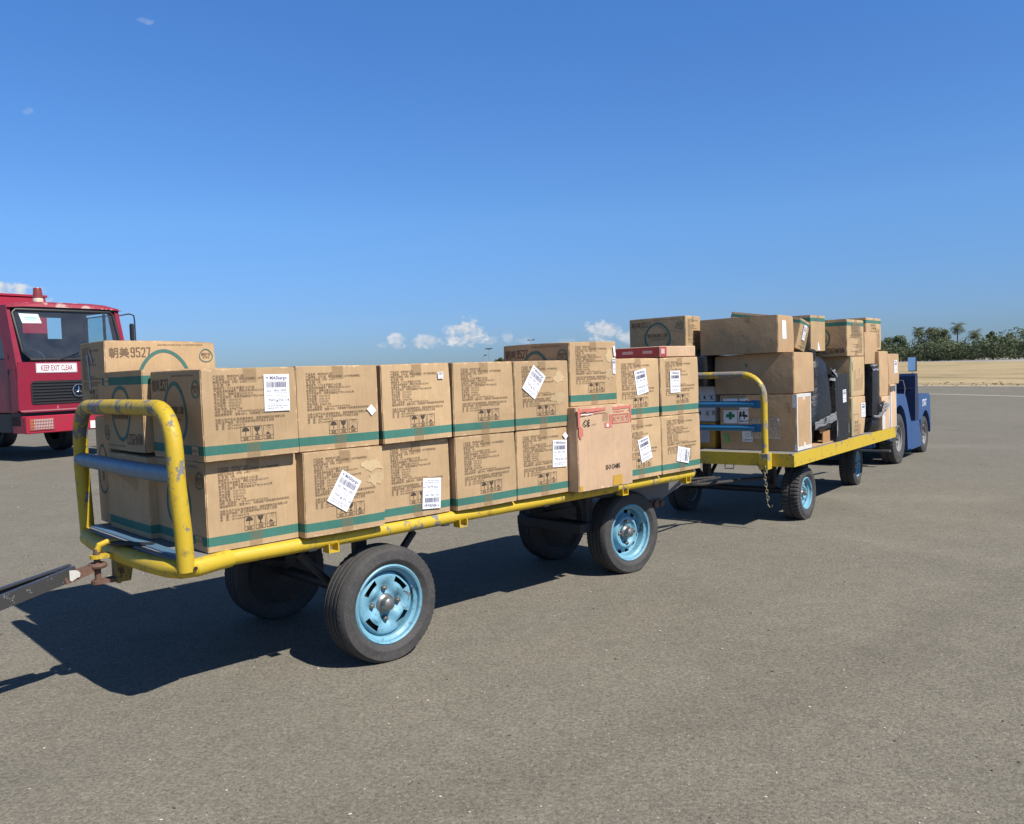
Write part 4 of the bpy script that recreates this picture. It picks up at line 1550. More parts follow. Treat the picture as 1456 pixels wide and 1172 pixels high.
# safety chain hanging from the right socket
cm = MB()
zc = ZD2 - .10
for i in range(11):
    z = zc - i * .0245
    x, y = -.085 - .006 * math.sin(i * .5), vp - .020 + .004 * math.sin(i * .7) - (.010 if i > 8 else 0)
    lp = []
    for k in range(10):
        a = 2 * PI * k / 10
        p_ = Vector((math.cos(a) * .0085, 0, math.sin(a) * .016))
        p_ = Matrix.Rotation((PI / 2 if i % 2 else 0) + .4, 3, 'Z') @ p_
        lp.append(p_ + Vector((x, y, z)))
    cm.tube(lp, .0032, 6, closed=True)
cm.tube([(-.085, vp - .03, zc - .265), (-.085, vp - .045, zc - .285), (-.085, vp - .062, zc - .280), (-.085, vp - .066, zc - .268)], .0035, 6)
cm.build('chain', plain('dull_chain', (0.30, 0.25, 0.16), .6, .4, 50, metallic=.3), K2)
# coupling tongue with wire loop under the end beam
cf = MB()
cf.tube([(.25, .30, .34), (-.30, W2 / 2 - .06, .34), (-.62, W2 / 2, .38)], .013, 8)
cf.tube([(.25, W2 - .30, .34), (-.30, W2 / 2 + .06, .34), (-.62, W2 / 2, .38)], .013, 8)
cf.build('coupling_frame', STEEL_D, K2)
MB().tube([(.0, .46, ZD2 - .09), (-.01, .462, ZD2 - .125), (-.01, .53, ZD2 - .125), (.0, .532, ZD2 - .09)], .004, 6).build('wire_loop', STEEL_D, K2)
rear = MB()
rear.tube([(LEN2 - .1, W2 / 2, .41), (LEN2 + .35, W2 / 2 - .02, .36), (LEN2 + .62, W2 / 2 - .05, .34)], .022, 8)
rear.build('tow_link', STEEL_D, K2)

G2 = 'cargo stacked on the second cart'


def cargo(name, u0, u1, v0, v1, z0, z1, label, cat, m, seed, group=G2, dent=.006, turn=0.0, bul=.005):
    w, d, h = u1 - u0, v1 - v0, z1 - z0
    o = carton(name, w, d, h, None, seed, band=False, dent=dent, bulges=bul).build(name, m)
    o.location = L2((u0 + u1) / 2, (v0 + v1) / 2, z0)
    o.rotation_euler = (0, 0, YAW2 + turn)
    tag(o, label, cat, group)
    o['wdh'] = 0
    del o['wdh']
    return o, w, d, h


def sticker(o, name, pts_or_rect, m, w, d, h, face='front', eps=.0014):
    p = P2()
    if isinstance(pts_or_rect, tuple):
        p.rect(*pts_or_rect)
    else:
        p.poly(pts_or_rect)
    fn = {'front': on_front, 'left': on_left, 'right': on_right}[face](w, d, h, eps)
    return put(name, p.mesh(name, m, fn), o)


def art(o, name, p, mats, w, d, h, face='front', eps=.0016):
    fn = {'front': on_front, 'left': on_left, 'right': on_right}[face](w, d, h, eps)
    return put(name, p.mesh(name, mats, fn), o)


ZC = ZD2 + .001
# front bottom carton with shipping marks
o, w, d, h = cargo('carton', .160, .462, .035, .640, ZC, .980, 'brown carton taped white on its edges behind the railing, safety marks on its shaded side', 'carton', KRAFT_B, 301)
sticker(o, 'edge_tape', (-w / 2 + .012, -w / 2 + .045, .004, h - .004), TAPE_W, w, d, h) if False else None
sticker(o, 'edge_tape', (-.02, .022, .006, h - .006), TAPE_W, w, d, h)
p = P2().rect(-w / 2 + .004, w / 2 - .004, .003, .032).rect(-w / 2 + .004, w / 2 - .004, h - .026, h - .003).rect(-w / 2 + .003, -w / 2 + .022, .003, h - .003).rect(w / 2 - .020, w / 2 - .003, .003, h - .003)
art(o, 'corner_tape', p, TAPE_W, w, d, h, 'front', .0010)
p = P2()
p.rect(d / 2 - .030, d / 2 - .003, h - .10, h - .004).rect(d / 2 - .018, d / 2 - .003, .003, .05)
art(o, 'side_tape', p, TAPE_W, w, d, h, 'left')
# text x on the -x face runs from the far side (left in view) to the near edge
p = P2()
X = lambda f: -d / 2 + d * f
for q_ in ((.05, .24, .48, .72), (.25, .39, .48, .72), (.27, .39, .73, .93), (.05, .25, .87, .93), (.30, .44, .15, .34)):
    art(o, 'safety_sign', P2().rect(X(q_[0]), X(q_[1]), h * q_[2], h * q_[3]), WHITE, w, d, h, 'left', .0014)
p.rect(X(.085), X(.205), h * .585, h * .645, 1).rect(X(.125), X(.165), h * .545, h * .685, 1)
cx = X(.32)
p.add((arc(cx - .022, h * .672, .010, 0, 2 * PI, 12)[:-1], [tuple(range(12))]), mi=2)
p.add((arc(cx + .004, h * .678, .010, 0, 2 * PI, 12)[:-1], [tuple(range(12))]), mi=2)
p.rect(cx - .034, cx - .012, h * .60, h * .65, 2).rect(cx - .008, cx + .014, h * .60, h * .655, 2).rect(cx + .012, cx + .034, h * .595, h * .635, 2)
p.rect(cx - .034, cx - .026, h * .55, h * .61, 2).rect(cx + .004, cx + .012, h * .55, h * .61, 2)
p.add(text2d("2 MAN LIFT", .022, .8, .0003, 'CENTER'), cx, h * .50, 2)
p.add(text2d("THIS SIDE UP", .014, .9, 0, 'CENTER'), X(.33), h * .80, 3)
p.rect(X(.35), X(.38), h * .85, h * .91, 3)
p.ring(arc(X(.37), h * .27, .016, 0, 2 * PI * .95, 16), .002, 2)
p.rect(X(.31), X(.43), h * .19, h * .197, 2)
p.add(text2d("HANDLE WITH CARE", .010, .9, 0), X(.31), h * .165, 2)
sh_ = [(X(.04), h * .26), (X(.10), h * .31), (X(.125), h * .13), (X(.065), h * .10)]
p.poly(sh_, 4)
art(o, 'sign_print', p, [WHITE, GREEN_INK, BLACK_INK, RED_INK, plain('green_sticker', (0.16, 0.42, 0.10), .6)], w, d, h, 'left', .0022)
p = P2().poly([(X(.42), h * .24), (X(.80), h * .23), (X(.80), h * .60), (X(.74), h * .60), (X(.45), h * .57), (X(.40), h * .50)])
art(o, 'document_pouch', p, CLEAR_T, w, d, h, 'left', .0024)
p = P2().rect(X(.765), X(.785), h * .53, h * .57).rect(X(.46), X(.80), h * .222, h * .231)
art(o, 'pouch_edge', p, WHITE, w, d, h, 'left', .0028)
o, w, d, h = cargo('carton', .160, .580, .050, .680, .983, 1.287, 'plain long brown carton, middle one of three behind the railing post', 'carton', KRAFT_B, 302)
p = P2()
p.add(fan(jag(random.Random(2), -d / 2 + d * .42, h * .72, .008, .016, 8)))
art(o, 'green_mark', p, GREEN_INK, w, d, h, 'left')
o, w, d, h = cargo('carton', .080, .390, .130, .755, 1.290, 1.566, 'plain long brown carton topmost of three, narrow white slip on its end', 'carton', KRAFT_B, 303)
sticker(o, 'paper_slip', (-.085, -.010, .10, .235), WHITE, w, d, h)
sticker(o, 'tape_strip', (.06, .10, .004, h - .004), TAPE, w, d, h, 'left')
# far left column
o, w, d, h = cargo('crate', .20, .60, .70, 1.10, ZC, .764, 'orange carton with a grey panel at the bottom behind the lower blue bar', 'carton', YBOX, 304)
sticker(o, 'grey_panel', (-.03, .155, .045, .19), plain('grey_panel', (.42, .42, .45), .7), w, d, h, 'left', .006)
o, w, d, h = cargo('foam_box', .21, .60, .70, 1.12, .766, 1.050, 'white foam box with black handwriting behind the upper blue bar', 'foam box', FOAM, 305)
p = P2()
rk = random.Random(6)
for row_ in range(2):
    x = -.19
    while x < .19:
        p.add(text2d(rk.choice("MEDTLX4"), .055, .8, .0005), x, .05 + .12 * row_, 0, 1, rk.uniform(-.2, .2))
        x += rk.uniform(.035, .075)
art(o, 'handwriting', p, BLACK_INK, w, d, h, 'left')
o, w, d, h = cargo('wrapped_bale', .02, .58, .70, 1.28, 1.052, 1.290, 'dark plastic wrapped bale under the carton with a ring at the far left', 'bale', BAGBLK, 306, dent=.02, bul=.015)
b = mask_carton('mask carton with a green ring high at the left of the second cart', L2(-.035 + BW / 2 * .72, .82 + BD / 2, 1.286), YAW2, 307, G2, logo='left')
b.scale = (.68, 1, .94)
# leaning carton and the ones behind it
b = mask_carton('upside down mask carton leaning over with a white label, behind the long top carton', L2(.640, .15 + BD / 2, 1.298), YAW2, 308, G2, flip=True, front=True)
b.scale = (.52, 1.18, .70)
b.location = L2(.675, .13 + BD * .59, 1.345 + BH * .70)
b.rotation_euler = (Matrix.Rotation(YAW2, 3, 'Z') @ Matrix.Rotation(R(11), 3, 'Y') @ Matrix.Rotation(R(9), 3, 'X') @ Matrix.Rotation(PI, 3, 'Y')).to_euler()
waybill(b, .0, .14, FY, R(180), 1, w=.115, h=.17)
b = mask_carton('upside down mask carton set back behind the leaning one, teal band on top', L2(1.00 + BW / 2, .22 + BD / 2, 1.297), YAW2, 309, G2, flip=True, front=False)
b.scale = (.92, 1, .89)
b.location = L2(1.00 + BW / 2, .22 + BD / 2, 1.297 + BH * .89)
# black items
bagm = MB()
rgs = []
for z, (u0_, u1_, v0_, v1_) in ((.676, (.50, 1.00, .030, .52)), (.74, (.49, 1.01, .02, .53)), (.86, (.53, .995, .025, .53)), (1.0, (.60, .965, .03, .52)), (1.10, (.62, .93, .035, .50)), (1.19, (.62, .90, .045, .48)), (1.235, (.64, .87, .07, .45)), (1.255, (.65, .80, .10, .40))):
    ring = []
    rk = random.Random(int(z * 1000))
    for k in range(28):
        a = 2 * PI * k / 28
        c_, s_ = math.cos(a), math.sin(a)
        e_ = 2 / 4.5
        ring.append(((u0_ + u1_) / 2 + (u1_ - u0_) / 2 * math.copysign(abs(c_) ** e_, c_) * (1 + rk.uniform(-.022, .022)), (v0_ + v1_) / 2 + (v1_ - v0_) / 2 * math.copysign(abs(s_) ** e_, s_) * (1 + rk.uniform(-.012, .012)), z + rk.uniform(-.006, .006)))
    rgs.append(ring)
vs = [p_ for r_ in rgs for p_ in r_]
fs = [(i * 28 + k, i * 28 + (k + 1) % 28, (i + 1) * 28 + (k + 1) % 28, (i + 1) * 28 + k) for i in range(len(rgs) - 1) for k in range(28)]
fs += [tuple(range(28))[::-1], tuple(range(28 * (len(rgs) - 1), 28 * len(rgs)))]
bagm.add(vs, fs, 0, True)
BG = thing('wrapped_bag', 'bulky black wrapped bag with a knotted top, silver tape round its foot', 'bag', C2, YAW2, G2)
bagm.build('bag_body', BAGBLK, BG)
kn = MB().tube([(.66, .12, 1.24), (.665, .10, 1.275), (.66, .09, 1.305)], [.055, .040, .030], 10)
kn.add([(.66, .045, 1.30), (.72, .045, 1.30), (.69, .05, 1.37)], [(0, 1, 2)], 1)
kn.build('knotted_top', [BAGBLK, WHITE], BG)
st = MB()
st.tube([(.50, .023, .735), (.74, .012, .735), (.99, .020, .752)], .003, 6)
vs = []
for i in range(9):
    u_ = .50 + .0625 * i
    vs += [(u_, .016 + .006 * (i % 2), .690 + .004 * i + .006 * (i % 3)), (u_, .014 + .006 * ((i + 1) % 2), .748 + .007 * i - .004 * (i % 2))]
st.add(vs, [(2 * i, 2 * i + 2, 2 * i + 3, 2 * i + 1) for i in range(8)], 0, False)
st.build('silver_tape', BAGGRY, BG)
tn = MB()
rk = random.Random(77)
for i in range(9):
    a, b_, c_ = (.90 + rk.uniform(-.05, .10), .02 + rk.uniform(-.01, .03), 1.10 + rk.uniform(-.05, .05)), (.98 + rk.uniform(-.05, .10), .0 + rk.uniform(-.01, .05), 1.12 + rk.uniform(-.05, .05)), (.95 + rk.uniform(-.05, .12), .01 + rk.uniform(-.01, .05), 1.08 + rk.uniform(-.05, .05))
    tn.add([a, b_, c_], [(0, 1, 2)], i % 2)
tn.build('loose_film', [BAGGRY, BAGBLK], BG)
# open flat carton under the bag
OC = thing('flat_tray', 'torn open brown cardboard tray under the black bag', 'carton tray', C2, YAW2, G2)
tr = MB()
tr.box(.50, 1.0, .05, .50, ZC, ZC + .006)
tr.box(.50, .506, .05, .50, ZC + .006, .672)
tr.box(.506, 1.0, .492, .50, ZC + .006, .672)
tr.box(.52, .97, .20, .49, ZC + .007, .660)
tr.build('tray', KRAFT_B, OC)
ef = MB()
ef.prism([(.76, ZC), (.93, ZC), (.93, .655), (.885, .660), (.87, .645), (.82, .672), (.70, .672), (.72, .645), (.77, .65)], .052, .058)
ef.build('torn_flap', paper('raw_orange_board', (0.52, 0.28, 0.13)), OC)
o, w, d, h = cargo('black_case', .985, 1.31, .02, .48, ZC, 1.103, 'tall black case standing upright with a white label, right of the black bag', 'case', CLOTHBLK, 311, bul=.010)
waybill(o, .03, .365, d / 2 + .011, R(2), 1, w=.085, h=.105)
p = P2()
for x in (-.11, -.045, .02, .09):
    p.rect(x, x + .004, .02, h - .02)
art(o, 'side_ribs', p, plain('case_ridge', (.055, .056, .06), .4), w, d, h, 'front', .006)
p = P2()
p.add(fan(jag(random.Random(5), -.145, .10, .010, .07, 10, .5))).add(fan(jag(random.Random(9), .145, .09, .008, .06, 10, .5)))
art(o, 'film_shreds', p, BAGGRY, w, d, h, 'front', .007)
ch2 = MB()
ch2.add([(-.11, -d / 2 + .02, h), (.0, -d / 2 + .03, h - .002), (.06, -d / 2 + .05, h), (-.10, -d / 2 + .06, h + .055), (-.16, -d / 2 + .03, h + .04)], [(0, 1, 2, 3, 4)])
ch2.build('white_wrap', BAGGRY, o)
bs = MB().prism([(.945, .80), (.975, .80), (.97, .95), (.955, 1.05), (.90, 1.06), (.89, 1.0), (.93, .97)], .06, .075)
bw = bs.build('cardboard_scrap', KRAFT_P)
bw.location = C2
bw.rotation_euler = (0, 0, YAW2)
tag(bw, 'torn strip of pale cardboard wedged between the black bag and the black case', 'cardboard', G2)
# right of the case: two plain cartons and an upside down mask carton on top
GRSTR = plain('sage_strip', (0.28, 0.33, 0.20), .7)
o, w, d, h = cargo('carton', 1.445, 1.850, .04, .50, ZC, .896, 'bottom carton with a sage strip and a white label, under another sage striped carton', 'carton', KRAFT, 312)
sticker(o, 'sage_strip', (-w / 2 + .004, -w / 2 + .045, .004, h - .004), GRSTR, w, d, h)
waybill(o, .12, .215, d / 2 + .006, 0, 1, w=.12, h=.125)
p = P2().frame(-.14, -.02, .05, .19, .003)
p.add(text2d("↑↑", .08, .7, 0), -.12, .08)
art(o, 'pale_print', p, INK, w, d, h)
sticker(o, 'shiny_tape', (-.12, .05, .004, .10), TAPE, w, d, h)
o, w, d, h = cargo('carton', 1.452, 1.856, .045, .50, .898, 1.245, 'carton with a sage strip under the green banded one, printed lines on its lit side', 'carton', KRAFT, 313)
sticker(o, 'sage_strip', (-w / 2 + .004, -w / 2 + .045, .004, h - .004), GRSTR, w, d, h)
p = P2()
for i in range(9):
    x = -.11 + i * .03
    p.rect(x, x + .004, .05, .05 + rk.uniform(.10, .20))
p.rect(-.15, -.142, .22, .30)
art(o, 'pale_print', p, INK, w, d, h)
b = mask_carton('upside down mask carton with a teal band along its top, on two sage striped cartons', L2(1.365 + .237, .04 + BD / 2, 1.247 + BH * .93), YAW2, 314, G2, flip=True, front=True, logo='right')
b.location = L2(1.365 + .2345, .04 + BD / 2, 1.247 + BH * .925)
b.scale = (1.24, 1, .925)
o_ = MB().box(-.10, .10, -BD / 2 - .007, -BD / 2 - .0055, .03, .16).build('shiny_tape', TAPE, b)
# black box, the kraft carton on it and the farther mask carton
o, w, d, h = cargo('wrapped_box', 1.97, 2.185, .012, .33, .70, 1.150, 'tall box wrapped in black plastic standing between brown cartons, pale film on top', 'box', BAGBLK, 315, bul=.006, dent=.01)
fm = MB()
for i in range(8):
    x_ = -w / 2 + i * w / 8
    fm.add([(x_, -d / 2 - .007, h - .035 + rk.uniform(-.01, .006)), (x_ + w / 8, -d / 2 - .007, h - .03 + rk.uniform(-.01, .006)), (x_ + w / 8, -d / 2 + .02, h + .012 + rk.uniform(0, .012)), (x_, -d / 2 + .02, h + .010 + rk.uniform(0, .02))], [(0, 1, 2, 3)])
fm.build('film_top', BAGGRY, o)
TK = thing('wrapped_bundle', 'black bundle bound with twisted clear film beneath the wrapped black box', 'bundle', C2, YAW2, G2)
bm_ = carton('bundle', .21, .30, .140, None, 316, band=False, dent=.015, bulges=.01)
bm_.build('bundle', BAGBLK, TK, (2.08, .17, ZC))
fl = MB()
fl.tube([(1.96, .005, .70), (2.08, -.006, .690), (2.18, .0, .705), (2.26, -.015, .745), (2.33, -.02, .79)], [.010, .014, .013, .016, .020], 8)
fl.tube([(2.17, -.01, .70), (2.20, -.02, .76), (2.22, -.015, .82)], [.010, .012, .018], 8)
rk = random.Random(31)
for i in range(16):
    c_ = Vector((2.10 + rk.random() * .22, -.018 + rk.uniform(-.012, .01), .70 + rk.random() * .12))
    fl.add([c_ + Vector((rk.uniform(-.03, .03), rk.uniform(-.012, .012), rk.uniform(-.03, .03))) for _ in range(3)], [(0, 1, 2)], 1 if i % 3 == 0 else 0)
fl.build('twisted_film', [BAGGRY, WHITE], TK)
o, w, d, h = cargo('carton', 1.905, 2.290, .055, .50, 1.172, 1.462, 'plain kraft carton resting on the wrapped black box, in front of a teal banded one', 'carton', KRAFT_B, 317)
b = mask_carton('upside down mask carton at the far top right, teal band above plain kraft', L2(2.30 + .25, .155 + BD / 2, 1.30 + BH * .9), YAW2, 318, G2, flip=True, front=True)
b.scale = (1.30, 1, .905)
b.location = L2(2.30 + .245, .155 + BD / 2, 1.301 + BH * .905)
o, w, d, h = cargo('carton', 2.215, 2.490, .0, .45, ZC, .867, 'bottom carton with white tape bands at the far right end of the load', 'carton', KRAFT_P, 319)
p = P2().rect(-w / 2 + .003, -.04, .003, .20).rect(.105, .130, .003, h - .003)
art(o, 'white_tape', p, TAPE_W, w, d, h)
o, w, d, h = cargo('carton', 2.494, 2.700, .0, .45, ZC, .966, 'bottom carton at the last corner with a dark band near its top', 'carton', KRAFT_P, 320)
p = P2().rect(-w / 2 + .003, -w / 2 + .035, .003, h - .07).rect(w / 2 - .022, w / 2 - .003, .003, h - .003)
art(o, 'white_tape', p, TAPE_W, w, d, h)
sticker(o, 'dark_band', (-w / 2 + .003, w / 2 - .024, h - .068, h - .012), plain('dark_tape', (.12, .11, .11), .5), w, d, h)
o, w, d, h = cargo('carton', 2.205, 2.500, .015, .45, .869, 1.288, 'tall plain kraft carton near the far end standing on the white taped one', 'carton', KRAFT_B, 321)
o, w, d, h = cargo('carton', 2.505, 2.880, .015, .45, .968, 1.262, 'last carton at the tug end overhanging, white label on its side', 'carton', KRAFT_B, 322)
waybill(o, .04, .165, d / 2 + .006, R(4), 1, w=.115, h=.125)

# ------------------------------------------------------------------ tow tractor
TT = Vector((4.459, 9.690, 0))
TYAW = R(52.4)
TG = thing('tow_tractor', 'small blue baggage tug with open seat and a tall mirror, pulling the second cart', 'tug', TT, TYAW)
TW = 1.02          # body width; y = 0 is the near right side


def side_panel(v0_, v1_, name):
    pass


body = MB()
# rear fender block, cut for the wheel arch
N_ = 10
archr = [(.02 + .36 * math.cos(a), .30 + .375 * math.sin(a)) for a in [PI * (1.0 - i / N_) for i in range(N_ + 1)]]
out = [(-.44, .30), (-.44, .74), (-.36, .80), (-.18, .815), (.28, .79), (.34, .75), (.57, .46), (.57, .12), (.40, .12)]
rear_poly = out[:] + [(.38, .30)] + archr[::-1][1:]
for v0_, v1_ in ((.0, .20), (TW - .20, TW)):
    b_ = MB()
    b_.prism(rear_poly, v0_, v1_)
    b_.build('rear_fender', TUGBLU, TG)
MB().box(-.43, .37, .202, TW - .202, .20, .60, 0, .01).build('rear_body', TUGBLU, TG)
MB().box(-.46, -.40, .0, TW, .175, .195).build('rear_bumper', STEEL_G, TG)
MB().box(-.50, -.44, TW / 2 - .08, TW / 2 + .08, .22, .36).build('tow_hook', STEEL_D, TG)
MB().box(.372, .565, .205, TW - .205, .12, .30).build('foot_well', STEEL_D, TG)
MB().prism([(.575, .105), (1.125, .105), (1.125, .44), (.575, .44)], .0, .26).build('step_box', TUGBLU, TG)
MB().prism([(.575, .105), (1.125, .105), (1.125, .44), (.575, .44)], TW - .26, TW).build('step_box', TUGBLU, TG)
MB().box(.576, 1.0, .262, TW - .262, .12, .34).build('floor_pan', STEEL_D, TG)
# cowl / dash
MB().prism([(.80, .442), (.98, .442), (.955, 1.0), (.93, 1.02), (.85, 1.02), (.82, .99)], .0, TW).build('cowl', NAVY, TG)
MB().box(.812, .8205, .03, TW - .03, .835, .842).build('dash_seam', STEEL_G, TG)
# hood with front arch
archf = [(1.375 + .265 * math.cos(a), .24 + .30 * math.sin(a)) for a in [PI * (1.0 - i / N_) for i in range(N_ + 1)]]
hood = [(.982, .44), (.982, .755), (1.10, .765), (1.58, .745), (1.655, .70), (1.67, .36), (1.66, .24)] + archf[::-1] + [(1.11, .24)]
for v0_, v1_ in ((.0, .18), (TW - .18, TW)):
    MB().prism(hood, v0_, v1_).build('front_fender', TUGBLU, TG)
MB().prism([(.983, .40), (.983, .775), (1.10, .785), (1.57, .765), (1.64, .72), (1.66, .22), (1.15, .22)], .181, TW - .181).build('hood', TUGBLU, TG)
p = P2().add(text2d("STAT", .125, .82, .002), 1.19, .595)
put('fleet_number', p.mesh('fleet_number', WHITE, lambda x_, y_: (x_, -.0012, y_)), TG)
# lamp on the hood, mirror on its stalk, steering wheel, seat
lm = MB().box(1.02, 1.13, .10, .19, .79, .90, 0, .012).box(1.0, 1.15, .09, .20, .776, .789)
lm.build('lamp', LAMPRED, TG)
mr_ = MB()
mr_.box(.886, .905, -.005, .095, 1.045, 1.225, 0, .006)
mr_.build('mirror_housing', TRK_BLK, TG)
MB().add([(.850, .002, 1.055), (.850, .088, 1.055), (.859, .088, 1.218), (.859, .002, 1.218), (.866, .002, 1.055), (.866, .088, 1.055), (.884, .088, 1.218), (.884, .002, 1.218)], [(0, 1, 2, 3), (7, 6, 5, 4), (0, 3, 7, 4), (1, 5, 6, 2), (0, 4, 5, 1), (3, 2, 6, 7)]).build('mirror', CHROME, TG)
MB().tube([(.895, .045, 1.0), (.895, .045, 1.06)], .011, 8).build('mirror_stalk', CHROME, TG)
sw = MB()
M = Matrix.Translation((.66, .36, .86)) @ Matrix.Rotation(R(-28), 4, 'Y')
sw.tube([(.17 * math.cos(a), .17 * math.sin(a), 0) for a in [2 * PI * i / 24 for i in range(24)]], .012, 8, closed=True, M=M)
for a in (.5, 2.6, 4.7):
    sw.tube([(0, 0, -.03), (.165 * math.cos(a), .165 * math.sin(a), 0)], .008, 6, M=M)
sw.tube([(0, 0, -.02), (.0, .0, -.30)], .018, 8, M=M)
sw.build('steering_wheel', TRK_BLK, TG)
grb = MB().tube([(.70, .115, .64), (.735, .10, .84), (.74, .12, .935), (.74, .22, .94)], .008, 8)
grb.build('grab_rail', STEEL_G, TG)
se = MB().box(.05, .36, .30, TW - .30, .602, .70, 0, .02)
se.build('seat', CLOTHBLK, TG)
MB().prism([(-.06, .66), (.04, .66), (-.01, 1.02), (-.08, 1.02)], .32, TW - .32).build('seat_back', CLOTHBLK, TG)
GREYRIM = painted('tug_rim_paint', (.30, .29, .28), (.10, .07, .05), .05, .5)
wheel(TG, (.02, .085, .292), .292, .17, .150, 'slots', -1, True, paint=GREYRIM)
wheel(TG, (.02, TW - .085, .292), .292, .17, .150, 'slots', 1, True, paint=GREYRIM)
wheel(TG, (1.375, .085, .235), .235, .15, .125, 'slots', -1, True, paint=GREYRIM)
wheel(TG, (1.375, TW - .085, .235), .235, .15, .125, 'slots', 1, True, paint=GREYRIM)
# ------------------------------------------------------------------ red truck
TR0 = Vector((-7.989, 13.836, 0))
TR = thing('fire_truck', 'faded red truck with KEEP EXIT CLEAR on its nose, behind the front cart', 'truck', TR0, R(54))
CW = 1.86
MB().box(0, CW + .02, 0, .09, .470, .762, 0, .012).box(0, .07, .092, .50, .475, .765, 0, .012).box(CW - .05, CW + .02, .092, .50, .475, .765, 0, .012).build('bumper', RED_B, TR)
for x0, x1 in ((.045, .455), (CW - .455, CW - .045)):
    hb_ = MB().box(x0, x1, -.012, -.0005, .515, .722, 0, .004)
    h0 = hb_.build('headlight', plain('lamp_surround', (.40, .06, .07), .4), TR)
    MB().box(x0 + .075, x1 - .03, -.020, -.0125, .535, .705, 0, .003).build('lens', plain('lamp_lens', (.55, .50, .44), .18, .2, 60), h0)
    MB().box(x0 + .015, x0 + .070, -.019, -.0125, .535, .705, 0, .003).build('indicator', plain('amber_lens', (.50, .16, .07), .25), h0)
    g_ = MB()
    for i in range(12):
        xx = x0 + .09 + i * .026
        if xx < x1 - .035:
            g_.box(xx, xx + .006, -.026, -.0205, .530, .710)
    for z in (.57, .62, .67):
        g_.box(x0 + .02, x1 - .02, -.029, -.0265, z, z + .005)
    g_.build('grille_guard', RED_B, h0)
pl_ = MB().box(1.06, 1.42, -.010, -.0005, .495, .625)
pl_.build('number_plate', WHITE, TR)
p = P2().add(text2d("4", .115, .9, .002), 1.175, .520)
put('plate_number', p.mesh('plate_number', BLACK_INK, lambda x_, y_: (x_, -.0115, y_)), TR)


def wy(z):     # rake of the windscreen
    return .135 + (z - 1.67) * .20


# cab shell
fp = MB()
fp.prism([(-.05, .86), (.02, .82), (CW - .02, .82), (CW + .05, .86), (CW + .04, 1.55), (CW + .02, 1.66), (-.02, 1.66), (-.04, 1.55)], .10, .17)
fp.build('front_panel', RED, TR)
MB().box(-.02, CW + .02, .094, .0995, .838, .86).build('panel_lip', plain('pale_lip', (.45, .16, .19), .5), TR)
rf = MB()
prof = [(.27, 2.600), (.30, 2.655), (.42, 2.70), (1.40, 2.71), (1.58, 2.68), (1.62, 2.60)]
nx = 8
vs, fs = [], []
for i in range(nx + 1):
    x = -.055 + (CW + .11) * i / nx
    dz = -.075 * (abs(2 * i / nx - 1)) ** 5
    for y, z in prof:
        vs.append((x, y, z + (dz if z > 2.62 else dz * .3)))
n_ = len(prof)
for i in range(nx):
    for j in range(n_ - 1):
        fs.append((i * n_ + j, (i + 1) * n_ + j, (i + 1) * n_ + j + 1, i * n_ + j + 1))
fs.append(tuple(range(n_)))
fs.append(tuple(range(nx * n_, (nx + 1) * n_))[::-1])
fs += [(i * n_, i * n_ + n_ - 1, (i + 1) * n_ + n_ - 1, (i + 1) * n_) for i in range(nx)]
rf.add(vs, fs, 0, True)
rf.build('roof', RED_ROOF, TR)
MB().box(.02, CW - .02, .36, 1.55, 2.585, 2.597).build('headlining', CABIN, TR)
MB().tube([(-.052, .40, .86), (-.053, .40, 1.72), (-.052, .47, 2.20), (-.045, .52, 2.58)], .008, 6).build('door_seam', TRK_BLK, TR)
for x0, x1, s in ((-.05, .03, 1), (CW - .03, CW + .05, -1)):
    ap = MB()
    vs = []
    for z in (1.55, 2.62):
        y = wy(z)
        ins_ = (0 if z < 2 else .05 * s) if s < 0 else (.035 if z < 2 else -.045)
        xo = x0 + ins_ * (1 if s < 0 else .3)
        vs += [(xo, y, z), (x1 + ins_, y, z), (x1 + ins_, y + .16, z), (xo - .03 * s, y + .30, z)]
    ap.add(vs, [(0, 1, 2, 3), (4, 7, 6, 5), (0, 4, 5, 1), (1, 5, 6, 2), (2, 6, 7, 3), (3, 7, 4, 0)])
    ap.build('windscreen_pillar', RED, TR)
for side, x0 in (('l', -.05), ('r', CW)):
    x1 = x0 + .05
    d_ = MB().prism([(.172, .83), (1.25, .83), (1.25, 1.72), (.30, 1.72), (.172, 1.60)], x0, x1, axis='x')
    d_.prism([(.855, 1.722), (.885, 1.722), (.885, 2.56), (.855, 2.56)], x0 + .004, x1 - .004, axis='x')
    dd_ = d_.build('door', RED, TR)
    MB().prism([(.33, 1.73), (1.535, 1.73), (1.535, 2.53), (.47, 2.53)], x0 + .02, x0 + .026, axis='x').build('door_glass', GLASS, dd_)
    MB().tube([(x0 + (-.004 if side == 'l' else .054), .33, 1.73), (x0 + (-.004 if side == 'l' else .054), 1.535, 1.73), (x0 + (-.004 if side == 'l' else .054), 1.535, 2.53), (x0 + (-.004 if side == 'l' else .054), .47, 2.53)], .014, 6, closed=True).build('window_rubber', TRK_BLK, dd_)
    MB().box(x0 - .02 if side == 'l' else x0 + .05, x0 if side == 'l' else x0 + .07, .98, 1.14, 1.50, 1.53).build('door_handle', TRK_BLK, dd_)
    MB().prism([(1.252, .83), (1.60, .83), (1.60, 2.60), (1.54, 2.60), (1.54, 1.72), (1.252, 1.72)], x0, x1, axis='x').build('rear_quarter', RED, TR)
rw = MB()
yb0, yb1 = 1.56, 1.60
rw.box(.001, CW - .001, yb0, yb1, .83, 2.13)
rw.box(.001, CW - .001, yb0, yb1, 2.525, 2.60)
for a, b_ in ((.001, .74), (1.45, CW - .001)):
    rw.box(a, b_, yb0, yb1, 2.131, 2.524)
rw.build('rear_wall', CABIN, TR)
